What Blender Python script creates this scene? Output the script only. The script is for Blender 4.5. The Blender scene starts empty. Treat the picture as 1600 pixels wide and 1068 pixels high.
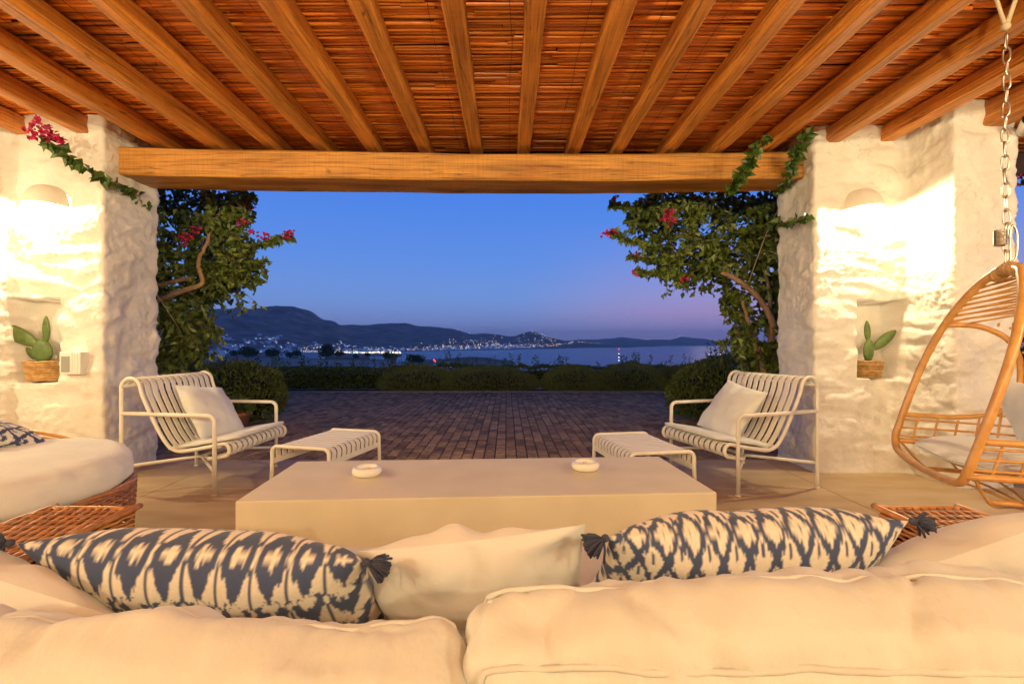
import bpy, bmesh, math, random
import numpy as np
from mathutils import Vector, Matrix, noise
R = math.radians
rng = random.Random(7)
nrng = np.random.default_rng(7)
scene = bpy.context.scene
col = scene.collection

# ---------------------------------------------------------------- camera
F = 750.0; CX = 792.0; HY = 537.0
cd = bpy.data.cameras.new('camera'); cam = bpy.data.objects.new('camera', cd); col.objects.link(cam)
cam.location = (0, 0, 1.0); cam.rotation_euler = (R(90), 0, 0)
cd.sensor_width = 36; cd.lens = 36 * F / 1600; cd.shift_x = 8 / 1600; cd.shift_y = 3 / 1600
cd.clip_start = 0.02; cd.clip_end = 90000
scene.camera = cam

def lin(r, g, b):
    f = lambda c: (c / 255 / 12.92) if c / 255 <= .04045 else ((c / 255 + .055) / 1.055) ** 2.4
    return (f(r), f(g), f(b), 1)

# ---------------------------------------------------------------- world: dusk sky
world = bpy.data.worlds.new('World'); scene.world = world; world.use_nodes = True
nt = world.node_tree; nt.nodes.clear()
def N(t, ty, **k):
    n = t.nodes.new(ty)
    for a, b in k.items():
        setattr(n, a, b)
    return n
wo = N(nt, 'ShaderNodeOutputWorld'); bg = N(nt, 'ShaderNodeBackground')
tc = N(nt, 'ShaderNodeTexCoord'); sep = N(nt, 'ShaderNodeSeparateXYZ')
nt.links.new(tc.outputs['Generated'], sep.inputs[0])
ramp = N(nt, 'ShaderNodeValToRGB')
cr = ramp.color_ramp
stops = [(0.0, (142, 150, 214)), (0.03, (143, 160, 224)), (0.09, (126, 165, 238)), (0.17, (102, 153, 242)), (0.30, (78, 136, 240)), (0.6, (24, 52, 134)), (1.0, (14, 31, 88))]
while len(cr.elements) < len(stops): cr.elements.new(0.5)
for e, (p, c) in zip(cr.elements, stops): e.position = p; e.color = lin(*c)
nt.links.new(sep.outputs['Z'], ramp.inputs[0])
# afterglow round the place where the sun went down (to the right of the view)
SUN_AZ = R(36)
dot = N(nt, 'ShaderNodeVectorMath', operation='DOT_PRODUCT'); dot.inputs[1].default_value = (math.sin(SUN_AZ), math.cos(SUN_AZ), 0)
nt.links.new(tc.outputs['Generated'], dot.inputs[0])
mr = N(nt, 'ShaderNodeMapRange', interpolation_type='SMOOTHSTEP'); mr.inputs[1].default_value = .80; mr.inputs[2].default_value = 1.0
nt.links.new(dot.outputs['Value'], mr.inputs[0])
band = N(nt, 'ShaderNodeValToRGB'); b = band.color_ramp
for p in range(3): b.elements.new(.5)
for e, (p, v) in zip(b.elements, [(0.0, .2), (0.02, .3), (0.06, .62), (0.12, .3), (0.24, 0)]): e.position = p; e.color = (v, v, v, 1)
nt.links.new(sep.outputs['Z'], band.inputs[0])
mul = N(nt, 'ShaderNodeMath', operation='MULTIPLY'); nt.links.new(mr.outputs[0], mul.inputs[0]); nt.links.new(band.outputs[0], mul.inputs[1])
mix = N(nt, 'ShaderNodeMix', data_type='RGBA'); mix.inputs[7].default_value = lin(214, 164, 210)
nt.links.new(mul.outputs[0], mix.inputs[0]); nt.links.new(ramp.outputs[0], mix.inputs[6])
nt.links.new(mix.outputs[2], bg.inputs[0]); bg.inputs[1].default_value = 1.0
nt.links.new(bg.outputs[0], wo.inputs[0])

# last glow of the set sun, very weak
sd = bpy.data.lights.new('sun', 'SUN'); so = bpy.data.objects.new('sun', sd); col.objects.link(so)
sd.energy = 0.12; sd.angle = R(30); sd.color = (1, .8, .75)
so.rotation_euler = Vector((-math.sin(SUN_AZ), -math.cos(SUN_AZ), -.13)).to_track_quat('-Z', 'Y').to_euler()

vs = scene.view_settings; vs.view_transform = 'Standard'; vs.look = 'None'; vs.exposure = 0.0; vs.gamma = 1
cy = scene.cycles
cy.use_denoising = True; cy.max_bounces = 8; cy.diffuse_bounces = 4; cy.glossy_bounces = 3; cy.transmission_bounces = 4
cy.transparent_max_bounces = 8; cy.sample_clamp_indirect = 4; cy.caustics_reflective = False; cy.caustics_refractive = False
WARM = (1.0, .82, .475)
LAMP_W = 74; BACK_W = 135; SIDE_FILL_W = 165; UP_FILL_W = 490

# ---------------------------------------------------------------- helpers
def P(px, py, Y): return Vector(((px - CX) * Y / F, Y, 1 - (py - HY) * Y / F))

def obj(name, verts, faces, mat=None, parent=None, smooth=False):
    me = bpy.data.meshes.new(name)
    me.from_pydata([tuple(v) for v in verts] if not isinstance(verts, np.ndarray) else verts.tolist(), [], faces if not isinstance(faces, np.ndarray) else faces.tolist())
    if smooth: me.polygons.foreach_set('use_smooth', [True] * len(me.polygons))
    if mat: me.materials.append(mat)
    o = bpy.data.objects.new(name, me); col.objects.link(o)
    if parent: o.parent = parent
    return o
def tag(o, label=None, cat=None, group=None, kind=None):
    if label: o['label'] = label
    if cat: o['category'] = cat
    if group: o['group'] = group
    if kind: o['kind'] = kind
    return o
def empty(name, loc=(0, 0, 0), rz=0):
    o = bpy.data.objects.new(name, None); col.objects.link(o); o.location = loc; o.rotation_euler = (0, 0, rz); o.empty_display_size = .1
    return o
def copy_tree(o, parent=None):
    c = o.copy(); col.objects.link(c); c.parent = parent
    for ch in list(o.children): copy_tree(ch, c)
    return c

class MB:
    def __init__(s): s.v = []; s.f = []
    def add(s, v, f):
        n = len(s.v); s.v += [tuple(p) for p in v]; s.f += [tuple(i + n for i in q) for q in f]
    def box(s, x0, x1, y0, y1, z0, z1, M=None):
        v = [Vector((x, y, z)) for z in (z0, z1) for y in (y0, y1) for x in (x0, x1)]
        if M: v = [M @ p for p in v]
        s.add(v, [(0, 2, 3, 1), (4, 5, 7, 6), (0, 1, 5, 4), (2, 6, 7, 3), (0, 4, 6, 2), (1, 3, 7, 5)])
    def bevbox(s, x0, x1, y0, y1, z0, z1, b=.01, seg=2, M=None):
        bm = bmesh.new(); bmesh.ops.create_cube(bm, size=1)
        for v in bm.verts: v.co = Vector((x0 + (v.co.x + .5) * (x1 - x0), y0 + (v.co.y + .5) * (y1 - y0), z0 + (v.co.z + .5) * (z1 - z0)))
        bmesh.ops.bevel(bm, geom=bm.edges[:], offset=b, segments=seg, profile=.5, affect='EDGES')
        bm.verts.index_update()
        s.add([(M @ v.co if M else v.co) for v in bm.verts], [[v.index for v in f.verts] for f in bm.faces]); bm.free()
    def tube(s, pts, r, n=8, closed=False, cap=True, flat=None):
        pts = [Vector(p) for p in pts]; m = len(pts); rs = r if isinstance(r, (list, tuple)) else [r] * m
        T = []
        for i in range(m):
            a = pts[(i - 1) % m] if (closed or i > 0) else pts[i]; b_ = pts[(i + 1) % m] if (closed or i < m - 1) else pts[i]
            t = (b_ - a); T.append(t.normalized() if t.length > 1e-9 else Vector((0, 0, 1)))
        up = Vector((0, 0, 1)) if abs(T[0].z) < .9 else Vector((1, 0, 0))
        nrm = (up - T[0] * up.dot(T[0])).normalized(); V = []; Fc = []
        for i in range(m):
            nrm = (nrm - T[i] * nrm.dot(T[i])); nrm = nrm.normalized() if nrm.length > 1e-6 else T[i].orthogonal().normalized()
            bi = T[i].cross(nrm)
            for k in range(n):
                a = 2 * math.pi * k / n
                V.append(pts[i] + (nrm * math.cos(a) + bi * math.sin(a)) * rs[i])
        for i in range(m if closed else m - 1):
            j = (i + 1) % m
            for k in range(n): Fc.append((i * n + k, i * n + (k + 1) % n, j * n + (k + 1) % n, j * n + k))
        if cap and not closed:
            Fc.append(tuple(range(n - 1, -1, -1))); Fc.append(tuple((m - 1) * n + k for k in range(n)))
        s.add(V, Fc)
    def strip(s, pts, w, t, side):
        """flat bar of width w (along side) and thickness t swept along pts"""
        pts = [Vector(p) for p in pts]; m = len(pts); side = Vector(side).normalized(); V = []; Fc = []
        for i in range(m):
            a = pts[max(i - 1, 0)]; b_ = pts[min(i + 1, m - 1)]; T = (b_ - a).normalized(); nn = T.cross(side).normalized()
            for (sw, st) in ((-.5, -.3), (-.38, -.5), (.38, -.5), (.5, -.3), (.5, .3), (.38, .5), (-.38, .5), (-.5, .3)):
                V.append(pts[i] + side * sw * w + nn * st * t)
        for i in range(m - 1):
            for k in range(8): Fc.append((i * 8 + k, i * 8 + (k + 1) % 8, (i + 1) * 8 + (k + 1) % 8, (i + 1) * 8 + k))
        Fc.append(tuple(range(7, -1, -1))); Fc.append(tuple((m - 1) * 8 + k for k in range(8)))
        s.add(V, Fc)
    def lathe(s, prof, n=32, c=(0, 0, 0), a0=0, a1=2 * math.pi):
        full = abs(a1 - a0 - 2 * math.pi) < 1e-6; m = n if full else n + 1; V = []; Fc = []
        for i in range(m):
            a = a0 + (a1 - a0) * i / n
            for (r_, z) in prof: V.append((c[0] + r_ * math.cos(a), c[1] + r_ * math.sin(a), c[2] + z))
        k = len(prof)
        for i in range(n):
            j = (i + 1) % m
            for q in range(k - 1): Fc.append((i * k + q, j * k + q, j * k + q + 1, i * k + q + 1))
        s.add(V, Fc)
    def ball(s, c, rx, ry=None, rz=None, n=10, m=6):
        ry = ry or rx; rz = rz or rx
        V = [(c[0], c[1], c[2] - rz)]; Fc = []
        for j in range(1, m):
            t = -math.pi / 2 + math.pi * j / m
            for i in range(n):
                a = 2 * math.pi * i / n; V.append((c[0] + rx * math.cos(t) * math.cos(a), c[1] + ry * math.cos(t) * math.sin(a), c[2] + rz * math.sin(t)))
        V.append((c[0], c[1], c[2] + rz)); L = len(V) - 1
        for i in range(n):
            Fc.append((0, 1 + (i + 1) % n, 1 + i)); Fc.append((L, 1 + (m - 2) * n + i, 1 + (m - 2) * n + (i + 1) % n))
            for j in range(m - 2): a = 1 + j * n; Fc.append((a + i, a + (i + 1) % n, a + n + (i + 1) % n, a + n + i))
        s.add(V, Fc)
    def build(s, name, mat, parent=None, smooth=True, kind=None):
        o = obj(name, s.v, s.f, mat, parent, smooth)
        if kind: o['kind'] = kind
        return o

def arc(c, r, a0, a1, n=6):
    return [(c[0] + r * math.cos(R(a0 + (a1 - a0) * i / n)), c[1] + r * math.sin(R(a0 + (a1 - a0) * i / n))) for i in range(n + 1)]
def smooth_path(pts, n=6, closed=False):
    pts = [Vector(p) for p in pts]; m = len(pts); out = []
    for i in range(m if closed else m - 1):
        g = (lambda k: pts[k % m]) if closed else (lambda k: pts[min(max(k, 0), m - 1)])
        p0, p1, p2, p3 = g(i - 1), g(i), g(i + 1), g(i + 2)
        for k in range(n):
            t = k / n
            out.append(.5 * ((2 * p1) + (p2 - p0) * t + (2 * p0 - 5 * p1 + 4 * p2 - p3) * t * t + (3 * p1 - p0 - 3 * p2 + p3) * t ** 3))
    if not closed: out.append(pts[-1])
    return out
def fbm(p, o=4, lac=2.0, g=.5):
    s = 0; a = 1; q = Vector(p)
    for _ in range(o): s += a * noise.noise(q); q = q * lac; a *= g
    return s

# ---------------------------------------------------------------- materials
MATS = {}
def mat(name, c, rough=.6, c2=None, scale=8, stretch=(1, 1, 1), bump=0, bscale=60, bstretch=None, detail=4, metal=0, rand=0, sheen=0, spec=.5, coord='Object', island=0, bdist=.01, contrast=(.35, .65)):
    m = bpy.data.materials.new(name); m.use_nodes = True; t = m.node_tree; p = t.nodes['Principled BSDF']
    p.inputs['Roughness'].default_value = rough; p.inputs['Metallic'].default_value = metal
    p.inputs['Specular IOR Level'].default_value = spec
    if sheen: p.inputs['Sheen Weight'].default_value = sheen
    tcn = N(t, 'ShaderNodeTexCoord'); src = tcn.outputs[coord]
    oi = N(t, 'ShaderNodeObjectInfo')
    ad = N(t, 'ShaderNodeVectorMath', operation='ADD'); t.links.new(src, ad.inputs[0])
    sc_ = N(t, 'ShaderNodeVectorMath', operation='SCALE'); sc_.inputs[0].default_value = (37, 71, 53); t.links.new(oi.outputs['Random'], sc_.inputs['Scale']); t.links.new(sc_.outputs[0], ad.inputs[1])
    src = ad.outputs[0]
    base = None
    c4 = (*c, 1) if len(c) == 3 else c
    if c2:
        c24 = (*c2, 1) if len(c2) == 3 else c2
        mp = N(t, 'ShaderNodeMapping'); mp.inputs['Scale'].default_value = stretch; t.links.new(src, mp.inputs[0])
        nz = N(t, 'ShaderNodeTexNoise'); nz.inputs['Scale'].default_value = scale; nz.inputs['Detail'].default_value = detail; t.links.new(mp.outputs[0], nz.inputs[0])
        rp = N(t, 'ShaderNodeValToRGB'); rp.color_ramp.elements[0].position = contrast[0]; rp.color_ramp.elements[1].position = contrast[1]
        rp.color_ramp.elements[0].color = c4; rp.color_ramp.elements[1].color = c24
        t.links.new(nz.outputs[0], rp.inputs[0]); base = rp.outputs[0]
    if rand or island:
        hs = N(t, 'ShaderNodeHueSaturation')
        if base: t.links.new(base, hs.inputs['Color'])
        else: hs.inputs['Color'].default_value = c4
        v = oi.outputs['Random']
        if island:
            g = N(t, 'ShaderNodeNewGeometry'); a_ = N(t, 'ShaderNodeMath', operation='ADD'); t.links.new(v, a_.inputs[0]); t.links.new(g.outputs['Random Per Island'], a_.inputs[1])
            fr = N(t, 'ShaderNodeMath', operation='FRACT'); t.links.new(a_.outputs[0], fr.inputs[0]); v = fr.outputs[0]
        mrn = N(t, 'ShaderNodeMapRange'); k = rand or island; mrn.inputs[3].default_value = 1 - k; mrn.inputs[4].default_value = 1 + k
        t.links.new(v, mrn.inputs[0]); t.links.new(mrn.outputs[0], hs.inputs['Value']); base = hs.outputs[0]
    if base: t.links.new(base, p.inputs['Base Color'])
    else: p.inputs['Base Color'].default_value = c4
    if bump:
        mp2 = N(t, 'ShaderNodeMapping'); mp2.inputs['Scale'].default_value = bstretch or (1, 1, 1); t.links.new(src, mp2.inputs[0])
        n2 = N(t, 'ShaderNodeTexNoise'); n2.inputs['Scale'].default_value = bscale; n2.inputs['Detail'].default_value = 5; t.links.new(mp2.outputs[0], n2.inputs[0])
        bp = N(t, 'ShaderNodeBump'); bp.inputs['Strength'].default_value = bump; bp.inputs['Distance'].default_value = bdist; t.links.new(n2.outputs[0], bp.inputs['Height'])
        t.links.new(bp.outputs[0], p.inputs['Normal'])
    MATS[name] = m; return m
def emis(name, c, s):
    m = bpy.data.materials.new(name); m.use_nodes = True; t = m.node_tree; t.nodes.clear()
    e = N(t, 'ShaderNodeEmission'); e.inputs[0].default_value = (*c[:3], 1); e.inputs[1].default_value = s
    o = N(t, 'ShaderNodeOutputMaterial'); t.links.new(e.outputs[0], o.inputs[0]); m.cycles.emission_sampling = 'NONE'
    return m

m_plaster = mat('lime_plaster', (.80, .77, .72), .9, (.71, .67, .61), 5, bump=.8, bscale=80, bdist=.005, spec=.2)
t = m_plaster.node_tree; pbs = t.nodes['Principled BSDF']; cin = pbs.inputs['Base Color'].links[0].from_socket   # hairline cracks and a few specks
tcn = N(t, 'ShaderNodeTexCoord'); nzw = N(t, 'ShaderNodeTexNoise'); nzw.inputs['Scale'].default_value = 3.5; nzw.inputs['Detail'].default_value = 5; t.links.new(tcn.outputs['Object'], nzw.inputs[0])
mxv = N(t, 'ShaderNodeMix', data_type='VECTOR'); mxv.inputs[0].default_value = .35; t.links.new(tcn.outputs['Object'], mxv.inputs[4]); t.links.new(nzw.outputs['Color'], mxv.inputs[5])
vor = N(t, 'ShaderNodeTexVoronoi', feature='DISTANCE_TO_EDGE'); vor.inputs['Scale'].default_value = 2.6; t.links.new(mxv.outputs[1], vor.inputs['Vector'])
rpc = N(t, 'ShaderNodeValToRGB'); rpc.color_ramp.elements[0].color = (.55, .48, .40, 1); rpc.color_ramp.elements[1].position = .008; rpc.color_ramp.elements[1].color = (1, 1, 1, 1); t.links.new(vor.outputs['Distance'], rpc.inputs[0])
spk = N(t, 'ShaderNodeTexNoise'); spk.inputs['Scale'].default_value = 38; t.links.new(tcn.outputs['Object'], spk.inputs[0]); rps = N(t, 'ShaderNodeValToRGB'); rps.color_ramp.elements[0].position = .79; rps.color_ramp.elements[0].color = (1, 1, 1, 1); rps.color_ramp.elements[1].position = .81; rps.color_ramp.elements[1].color = (.3, .25, .2, 1); t.links.new(spk.outputs[0], rps.inputs[0])
mm1 = N(t, 'ShaderNodeMix', data_type='RGBA', blend_type='MULTIPLY'); crm = N(t, 'ShaderNodeTexNoise'); crm.inputs['Scale'].default_value = 1.3; t.links.new(tcn.outputs['Object'], crm.inputs[0]); crr = N(t, 'ShaderNodeMapRange'); crr.inputs[1].default_value = .52; crr.inputs[2].default_value = .66; crr.inputs[4].default_value = .55; t.links.new(crm.outputs[0], crr.inputs[0]); t.links.new(crr.outputs[0], mm1.inputs[0]); t.links.new(cin, mm1.inputs[6]); t.links.new(rpc.outputs[0], mm1.inputs[7])
mm2 = N(t, 'ShaderNodeMix', data_type='RGBA', blend_type='MULTIPLY'); mm2.inputs[0].default_value = 1; t.links.new(mm1.outputs[2], mm2.inputs[6]); t.links.new(rps.outputs[0], mm2.inputs[7]); t.links.new(mm2.outputs[2], pbs.inputs['Base Color'])
m_cement = mat('cement_floor', (.41, .28, .15), .6, (.53, .38, .22), 2.2, bump=.12, bscale=40, rand=.05, bdist=.004, stretch=(1, 2.5, 1), detail=8)
def wood(name, dark, mid, light, along, rand=.12, saw=.25):
    """hewn timber: grain, broad tone, drying cracks, knots and saw marks; along = axis index of the grain"""
    m = bpy.data.materials.new(name); m.use_nodes = True; t = m.node_tree; p = t.nodes['Principled BSDF']; p.inputs['Roughness'].default_value = .52
    tcn = N(t, 'ShaderNodeTexCoord'); oi = N(t, 'ShaderNodeObjectInfo'); sc_ = N(t, 'ShaderNodeVectorMath', operation='SCALE'); sc_.inputs[0].default_value = (37, 71, 53); t.links.new(oi.outputs['Random'], sc_.inputs['Scale'])
    ad = N(t, 'ShaderNodeVectorMath', operation='ADD'); t.links.new(tcn.outputs['Object'], ad.inputs[0]); t.links.new(sc_.outputs[0], ad.inputs[1])
    def nz(cross, lengthwise, detail=4, dist=0):
        v = [cross] * 3; v[along] = lengthwise; mp = N(t, 'ShaderNodeMapping'); mp.inputs['Scale'].default_value = v; t.links.new(ad.outputs[0], mp.inputs[0])
        n = N(t, 'ShaderNodeTexNoise'); n.inputs['Scale'].default_value = 1; n.inputs['Detail'].default_value = detail; n.inputs['Distortion'].default_value = dist; t.links.new(mp.outputs[0], n.inputs[0]); return n.outputs[0]
    def rp(src, stops):
        r_ = N(t, 'ShaderNodeValToRGB')
        while len(r_.color_ramp.elements) < len(stops): r_.color_ramp.elements.new(.5)
        for e, (q, c) in zip(r_.color_ramp.elements, stops): e.position = q; e.color = (*c, 1) if not isinstance(c, (int, float)) else (c, c, c, 1)
        t.links.new(src, r_.inputs[0]); return r_.outputs[0]
    def mulc(a, b_, f=1.0):
        x = N(t, 'ShaderNodeMix', data_type='RGBA', blend_type='MULTIPLY'); x.inputs[0].default_value = f; t.links.new(a, x.inputs[6]); t.links.new(b_, x.inputs[7]); return x.outputs[2]
    grain = nz(70, 2.2, 5, .6); tone = nz(5, .9, 3, .4); crack = nz(26, .55, 2, .3); sawn = nz(4, 75, 2); knot = nz(9, 3.0, 2, 1.2)
    c = rp(tone, [(.3, mid), (.5, light), (.72, mid)])
    c = mulc(c, rp(grain, [(.32, .55), (.5, .95), (.7, 1.12)]))
    c = mulc(c, rp(crack, [(.485, 1), (.498, .28), (.512, 1)]), .8)
    c = mulc(c, rp(knot, [(.70, 1), (.76, .35), (.80, .55)]))
    c = mulc(c, rp(sawn, [(.35, .72), (.55, 1.05)]), saw)
    hs = N(t, 'ShaderNodeHueSaturation'); t.links.new(c, hs.inputs['Color']); mrn = N(t, 'ShaderNodeMapRange'); mrn.inputs[3].default_value = 1 - rand; mrn.inputs[4].default_value = 1 + rand; t.links.new(oi.outputs['Random'], mrn.inputs[0]); t.links.new(mrn.outputs[0], hs.inputs['Value'])
    t.links.new(hs.outputs[0], p.inputs['Base Color'])
    ht = N(t, 'ShaderNodeMath', operation='ADD'); t.links.new(grain, ht.inputs[0]); t.links.new(rp(crack, [(.48, 1), (.498, 0), (.516, 1)]), ht.inputs[1])
    bp = N(t, 'ShaderNodeBump'); bp.inputs['Strength'].default_value = .5; bp.inputs['Distance'].default_value = .005; t.links.new(ht.outputs[0], bp.inputs['Height']); t.links.new(bp.outputs[0], p.inputs['Normal'])
    return m
m_rafter = wood('rafter_wood', None, (.46, .155, .022), (.68, .26, .042), 1)
m_beam = wood('beam_wood', None, (.32, .12, .020), (.53, .24, .042), 0, 0, .4)
m_reed = mat('reed_cane', (.60, .17, .016), .32, (.78, .27, .034), 3, stretch=(1, 6, 6), island=.36, spec=.6)
m_roofboard = mat('roof_board', (.06, .03, .015), .8)
m_reedtie = mat('tie_wire', (.03, .02, .015), .7)
m_paver = mat('clay_paver', (.22, .14, .075), .75, (.38, .25, .14), 14, bump=.5, bscale=45, island=.42, bdist=.004, spec=.2)
m_mortar = mat('paving_joint', (.035, .03, .028), .9)
m_white = mat('cream_powder_coat', (.78, .73, .64), .42)
m_fabric = mat('canvas_fabric', (.70, .73, .70), .9, (.62, .645, .62), 3, bump=.55, bscale=9, bstretch=(1.6, 1, .8), sheen=.15, spec=.15, bdist=.022)
m_pillow = mat('white_cotton', (.75, .75, .72), .92, (.69, .69, .66), 6, bump=.45, bscale=11, sheen=.15, spec=.12, bdist=.014)
m_table = mat('cream_microcement', (.72, .64, .48), .55, (.66, .58, .43), 4, bump=.05, bscale=30, detail=8, bdist=.003)
m_ceramic = mat('white_ceramic', (.82, .78, .72), .15)
m_shade = mat('plaster_shade', (.78, .72, .62), .85, bump=.15, bscale=60)
m_wicker = mat('brown_wicker', (.30, .11, .024), .36, (.46, .20, .05), 30, island=.4)
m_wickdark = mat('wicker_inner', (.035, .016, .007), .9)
m_rattan = mat('honey_rattan', (.55, .27, .075), .32, (.66, .36, .12), 20, rand=.05)
m_seagrass = mat('seagrass', (.42, .23, .08), .7, (.58, .36, .15), 40, island=.3)
m_cactus = mat('cactus_skin', (.075, .13, .03), .5, (.12, .19, .045), 25, bump=.2, bscale=50)
m_steel = mat('worn_steel', (.52, .47, .40), .35, metal=1)
m_rope = mat('hemp_rope', (.50, .40, .27), .9, bump=.4, bscale=200)
m_navy = mat('navy_thread', (.035, .04, .075), .85)
m_bark = mat('bark', (.23, .135, .075), .85, (.33, .21, .12), 18, bump=.6, bscale=45)
m_leaf = mat('bougainvillea_leaf', (.075, .11, .016), .45, (.12, .165, .028), 4, island=.45)
m_leafvine = mat('vine_leaf', (.05, .095, .014), .45, island=.4)
m_petal = mat('magenta_bract', (.44, .012, .085), .6, island=.35)
m_shrub = mat('shrub_leaf', (.075, .105, .014), .45, (.11, .14, .022), 6, island=.45)
m_hedge = mat('hedge_leaf', (.07, .10, .02), .55, island=.45)
m_mound = mat('rosemary_mound', (.14, .16, .03), .65, island=.4)
m_terra = mat('terracotta', (.36, .14, .065), .8, bump=.2)
m_plastic = mat('white_plastic', (.78, .76, .72), .4)
m_grey = mat('grey_grille', (.30, .30, .28), .6)
m_black = mat('black_lens', (.01, .01, .01), .1)
m_stonekerb = mat('kerb_stone', (.22, .19, .17), .8, bump=.3)
m_bulb = emis('bulb_glow', WARM, 30)

# ---------------------------------------------------------------- ground, terrain, sea
g = MB(); g.box(-60, 60, -30, 10.9, -.5, -.075)
tag(g.build('ground', mat('dry_soil', (.13, .09, .065), .95, (.19, .14, .10), 1.2, bump=.4, bscale=8), smooth=False), kind='structure')

SEA = -50.0
Drow = [11, 40, 100, 200, 350, 600, 1000, 1600, 2200, 2800, 3500, 4500, 6000, 8000, 12000, 16000, 20000]
S = None
hid = [None] * 0
tab = {
 -1500: [0, 605, 590, 576, 566, 560, 556, 553, 545, 530, 515, 500, 480, 500, 530, S, S],
    0: [0, 605, 590, 576, 566, 560, 556, 553, 548, 538, 520, 500, 478, 495, 530, S, S],
  340: [0, 602, 584, 572, 562, 557, 555, 554, 552, 545, 528, 505, 480, 492, S, S, S],
  400: [0, 602, 584, 572, 563, 558, 555.5, 554, 552.5, 547, 535, 513, 481, 495, S, S, S],
  455: [0, 602, 584, 572, 564, 559, 556, 554, 552.8, 549, 541, 522, 477, 498, S, S, S],
  482: [0, 602, 584, 572, 564, 559, 556, 554, 552.8, 549.5, 543, 528, 484, 503, S, S, S],
  510: [0, 602, 584, 572, 565, 560, 556.5, 554.3, 553, 550, 545, 533, 498, 507, S, S, S],
  560: [0, 602, 584, 573, 567, 561, 557.5, 555, 553.4, 550.3, 546.6, 541, 524, 506, S, S, S],
  620: [0, 604, 586, 576, 569, 562, 559, 556, 553.8, 550.5, 547.5, 542, 531, 505, S, S, S],
  650: [0, 604, 586, 578, 571, 562, 562, S, S, S, 547.7, 542, 531, 507, S, S, S],
  680: [0, 606, 590, 580, 572, 560, S, S, S, S, 547.7, 542.3, 533, 510, S, S, S],
  740: [0, 610, 594, 582, 573, 556, S, S, S, S, S, 543.8, 535, 519, S, S, S],
  800: [0, 612, 596, 586, 576, 562, S, S, S, S, S, 545, 539, 525, S, S, S],
  832: [0, 612, 598, 590, 580, S, S, S, S, S, S, S, 540, 516.5, S, S, S],
  860: [0, 612, 600, 592, 586, S, S, S, S, S, S, S, 541, 527, S, 537, S],
  890: [0, 612, 600, 596, 590, S, S, S, S, S, S, S, 543, 532, 537, 531, S],
  930: [0, 612, 600, 598, S, S, S, S, S, S, S, S, S, 537.5, 536, 530, S],
  970: [0, 612, 600, 598, S, S, S, S, S, S, S, S, S, 540, 536.5, 526, S],
 1010: [0, 612, 600, 598, S, S, S, S, S, S, S, S, S, S, 538, 529, S],
 1045: [0, 612, 600, 598, S, S, S, S, S, S, S, S, S, S, S, 529.5, S],
 1064: [0, 612, 600, 598, S, S, S, S, S, S, S, S, S, S, S, 525.5, S],
 1100: [0, 612, 600, 598, S, S, S, S, S, S, S, S, S, S, S, 529.5, S],
 1132: [0, 612, 600, 598, S, S, S, S, S, S, S, S, S, S, S, 533, S],
 1160: [0, 612, 600, 598, S, S, S, S, S, S, S, S, S, S, S, 540, S],
 1300: [0, 612, 600, 598, S, S, S, S, S, S, S, S, S, S, S, S, S],
 3200: [0, 612, 600, 598, S, S, S, S, S, S, S, S, S, S, S, S, S]}
tcols = sorted(tab); tz = np.zeros((len(tcols), len(Drow)))
for i, c in enumerate(tcols):
    for j, D in enumerate(Drow):
        y = tab[c][j]; tz[i, j] = (SEA - 8) if y is None else (-.12 if j == 0 else 1 - (y - HY) * D / F)
ldr = [math.log(d) for d in Drow]
def terrain_z(px, D):
    px = min(max(px, tcols[0]), tcols[-1]); i = 0
    while i < len(tcols) - 2 and px > tcols[i + 1]: i += 1
    t = (px - tcols[i]) / (tcols[i + 1] - tcols[i]); t = t * t * (3 - 2 * t)
    l = math.log(min(max(D, Drow[0]), Drow[-1])); j = 0
    while j < len(Drow) - 2 and l > ldr[j + 1]: j += 1
    s = (math.exp(l) - Drow[j]) / (Drow[j + 1] - Drow[j])
    z = (tz[i, j] * (1 - s) + tz[i, j + 1] * s) * (1 - t) + (tz[i + 1, j] * (1 - s) + tz[i + 1, j + 1] * s) * t
    X = (px - CX) / F * D
    if D > 120:
        amp = min(1, (z - SEA) / 120) if z > SEA else 0
        z += fbm((X / 700, D / 700, 0), 5) * (4 + 26 * max(amp, 0)) * min(1, D / 3000) * (.4 if z < SEA + 25 else 1)
        if D > 2600 and z > SEA + 30: z -= abs(noise.noise(Vector((X / 420, D / 1500, 3)))) * 62 * amp
    return z
pxs = [-1500 + 60 * k for k in range(29)] + [240 + 4.0 * k for k in range(245)] + [1220 + 110 * k for k in range(19)]
Ds = list(np.exp(np.linspace(math.log(11), math.log(2000), 80))) + list(np.exp(np.linspace(math.log(2025), math.log(8800), 170))) + list(np.exp(np.linspace(math.log(9000), math.log(20000), 40)))
V = []; Fc = []
for D in Ds:
    for px in pxs: V.append(((px - CX) / F * D, D, terrain_z(px, D)))
W_ = len(pxs)
for j in range(len(Ds) - 1):
    for i in range(W_ - 1): Fc.append((j * W_ + i, j * W_ + i + 1, (j + 1) * W_ + i + 1, (j + 1) * W_ + i))
m_terr = mat('scrub_terrain', (.20, .13, .085), .95, (.52, .35, .25), .006, detail=9, spec=.1)
tag(obj('terrain', V, Fc, m_terr, smooth=True), kind='structure')

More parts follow.
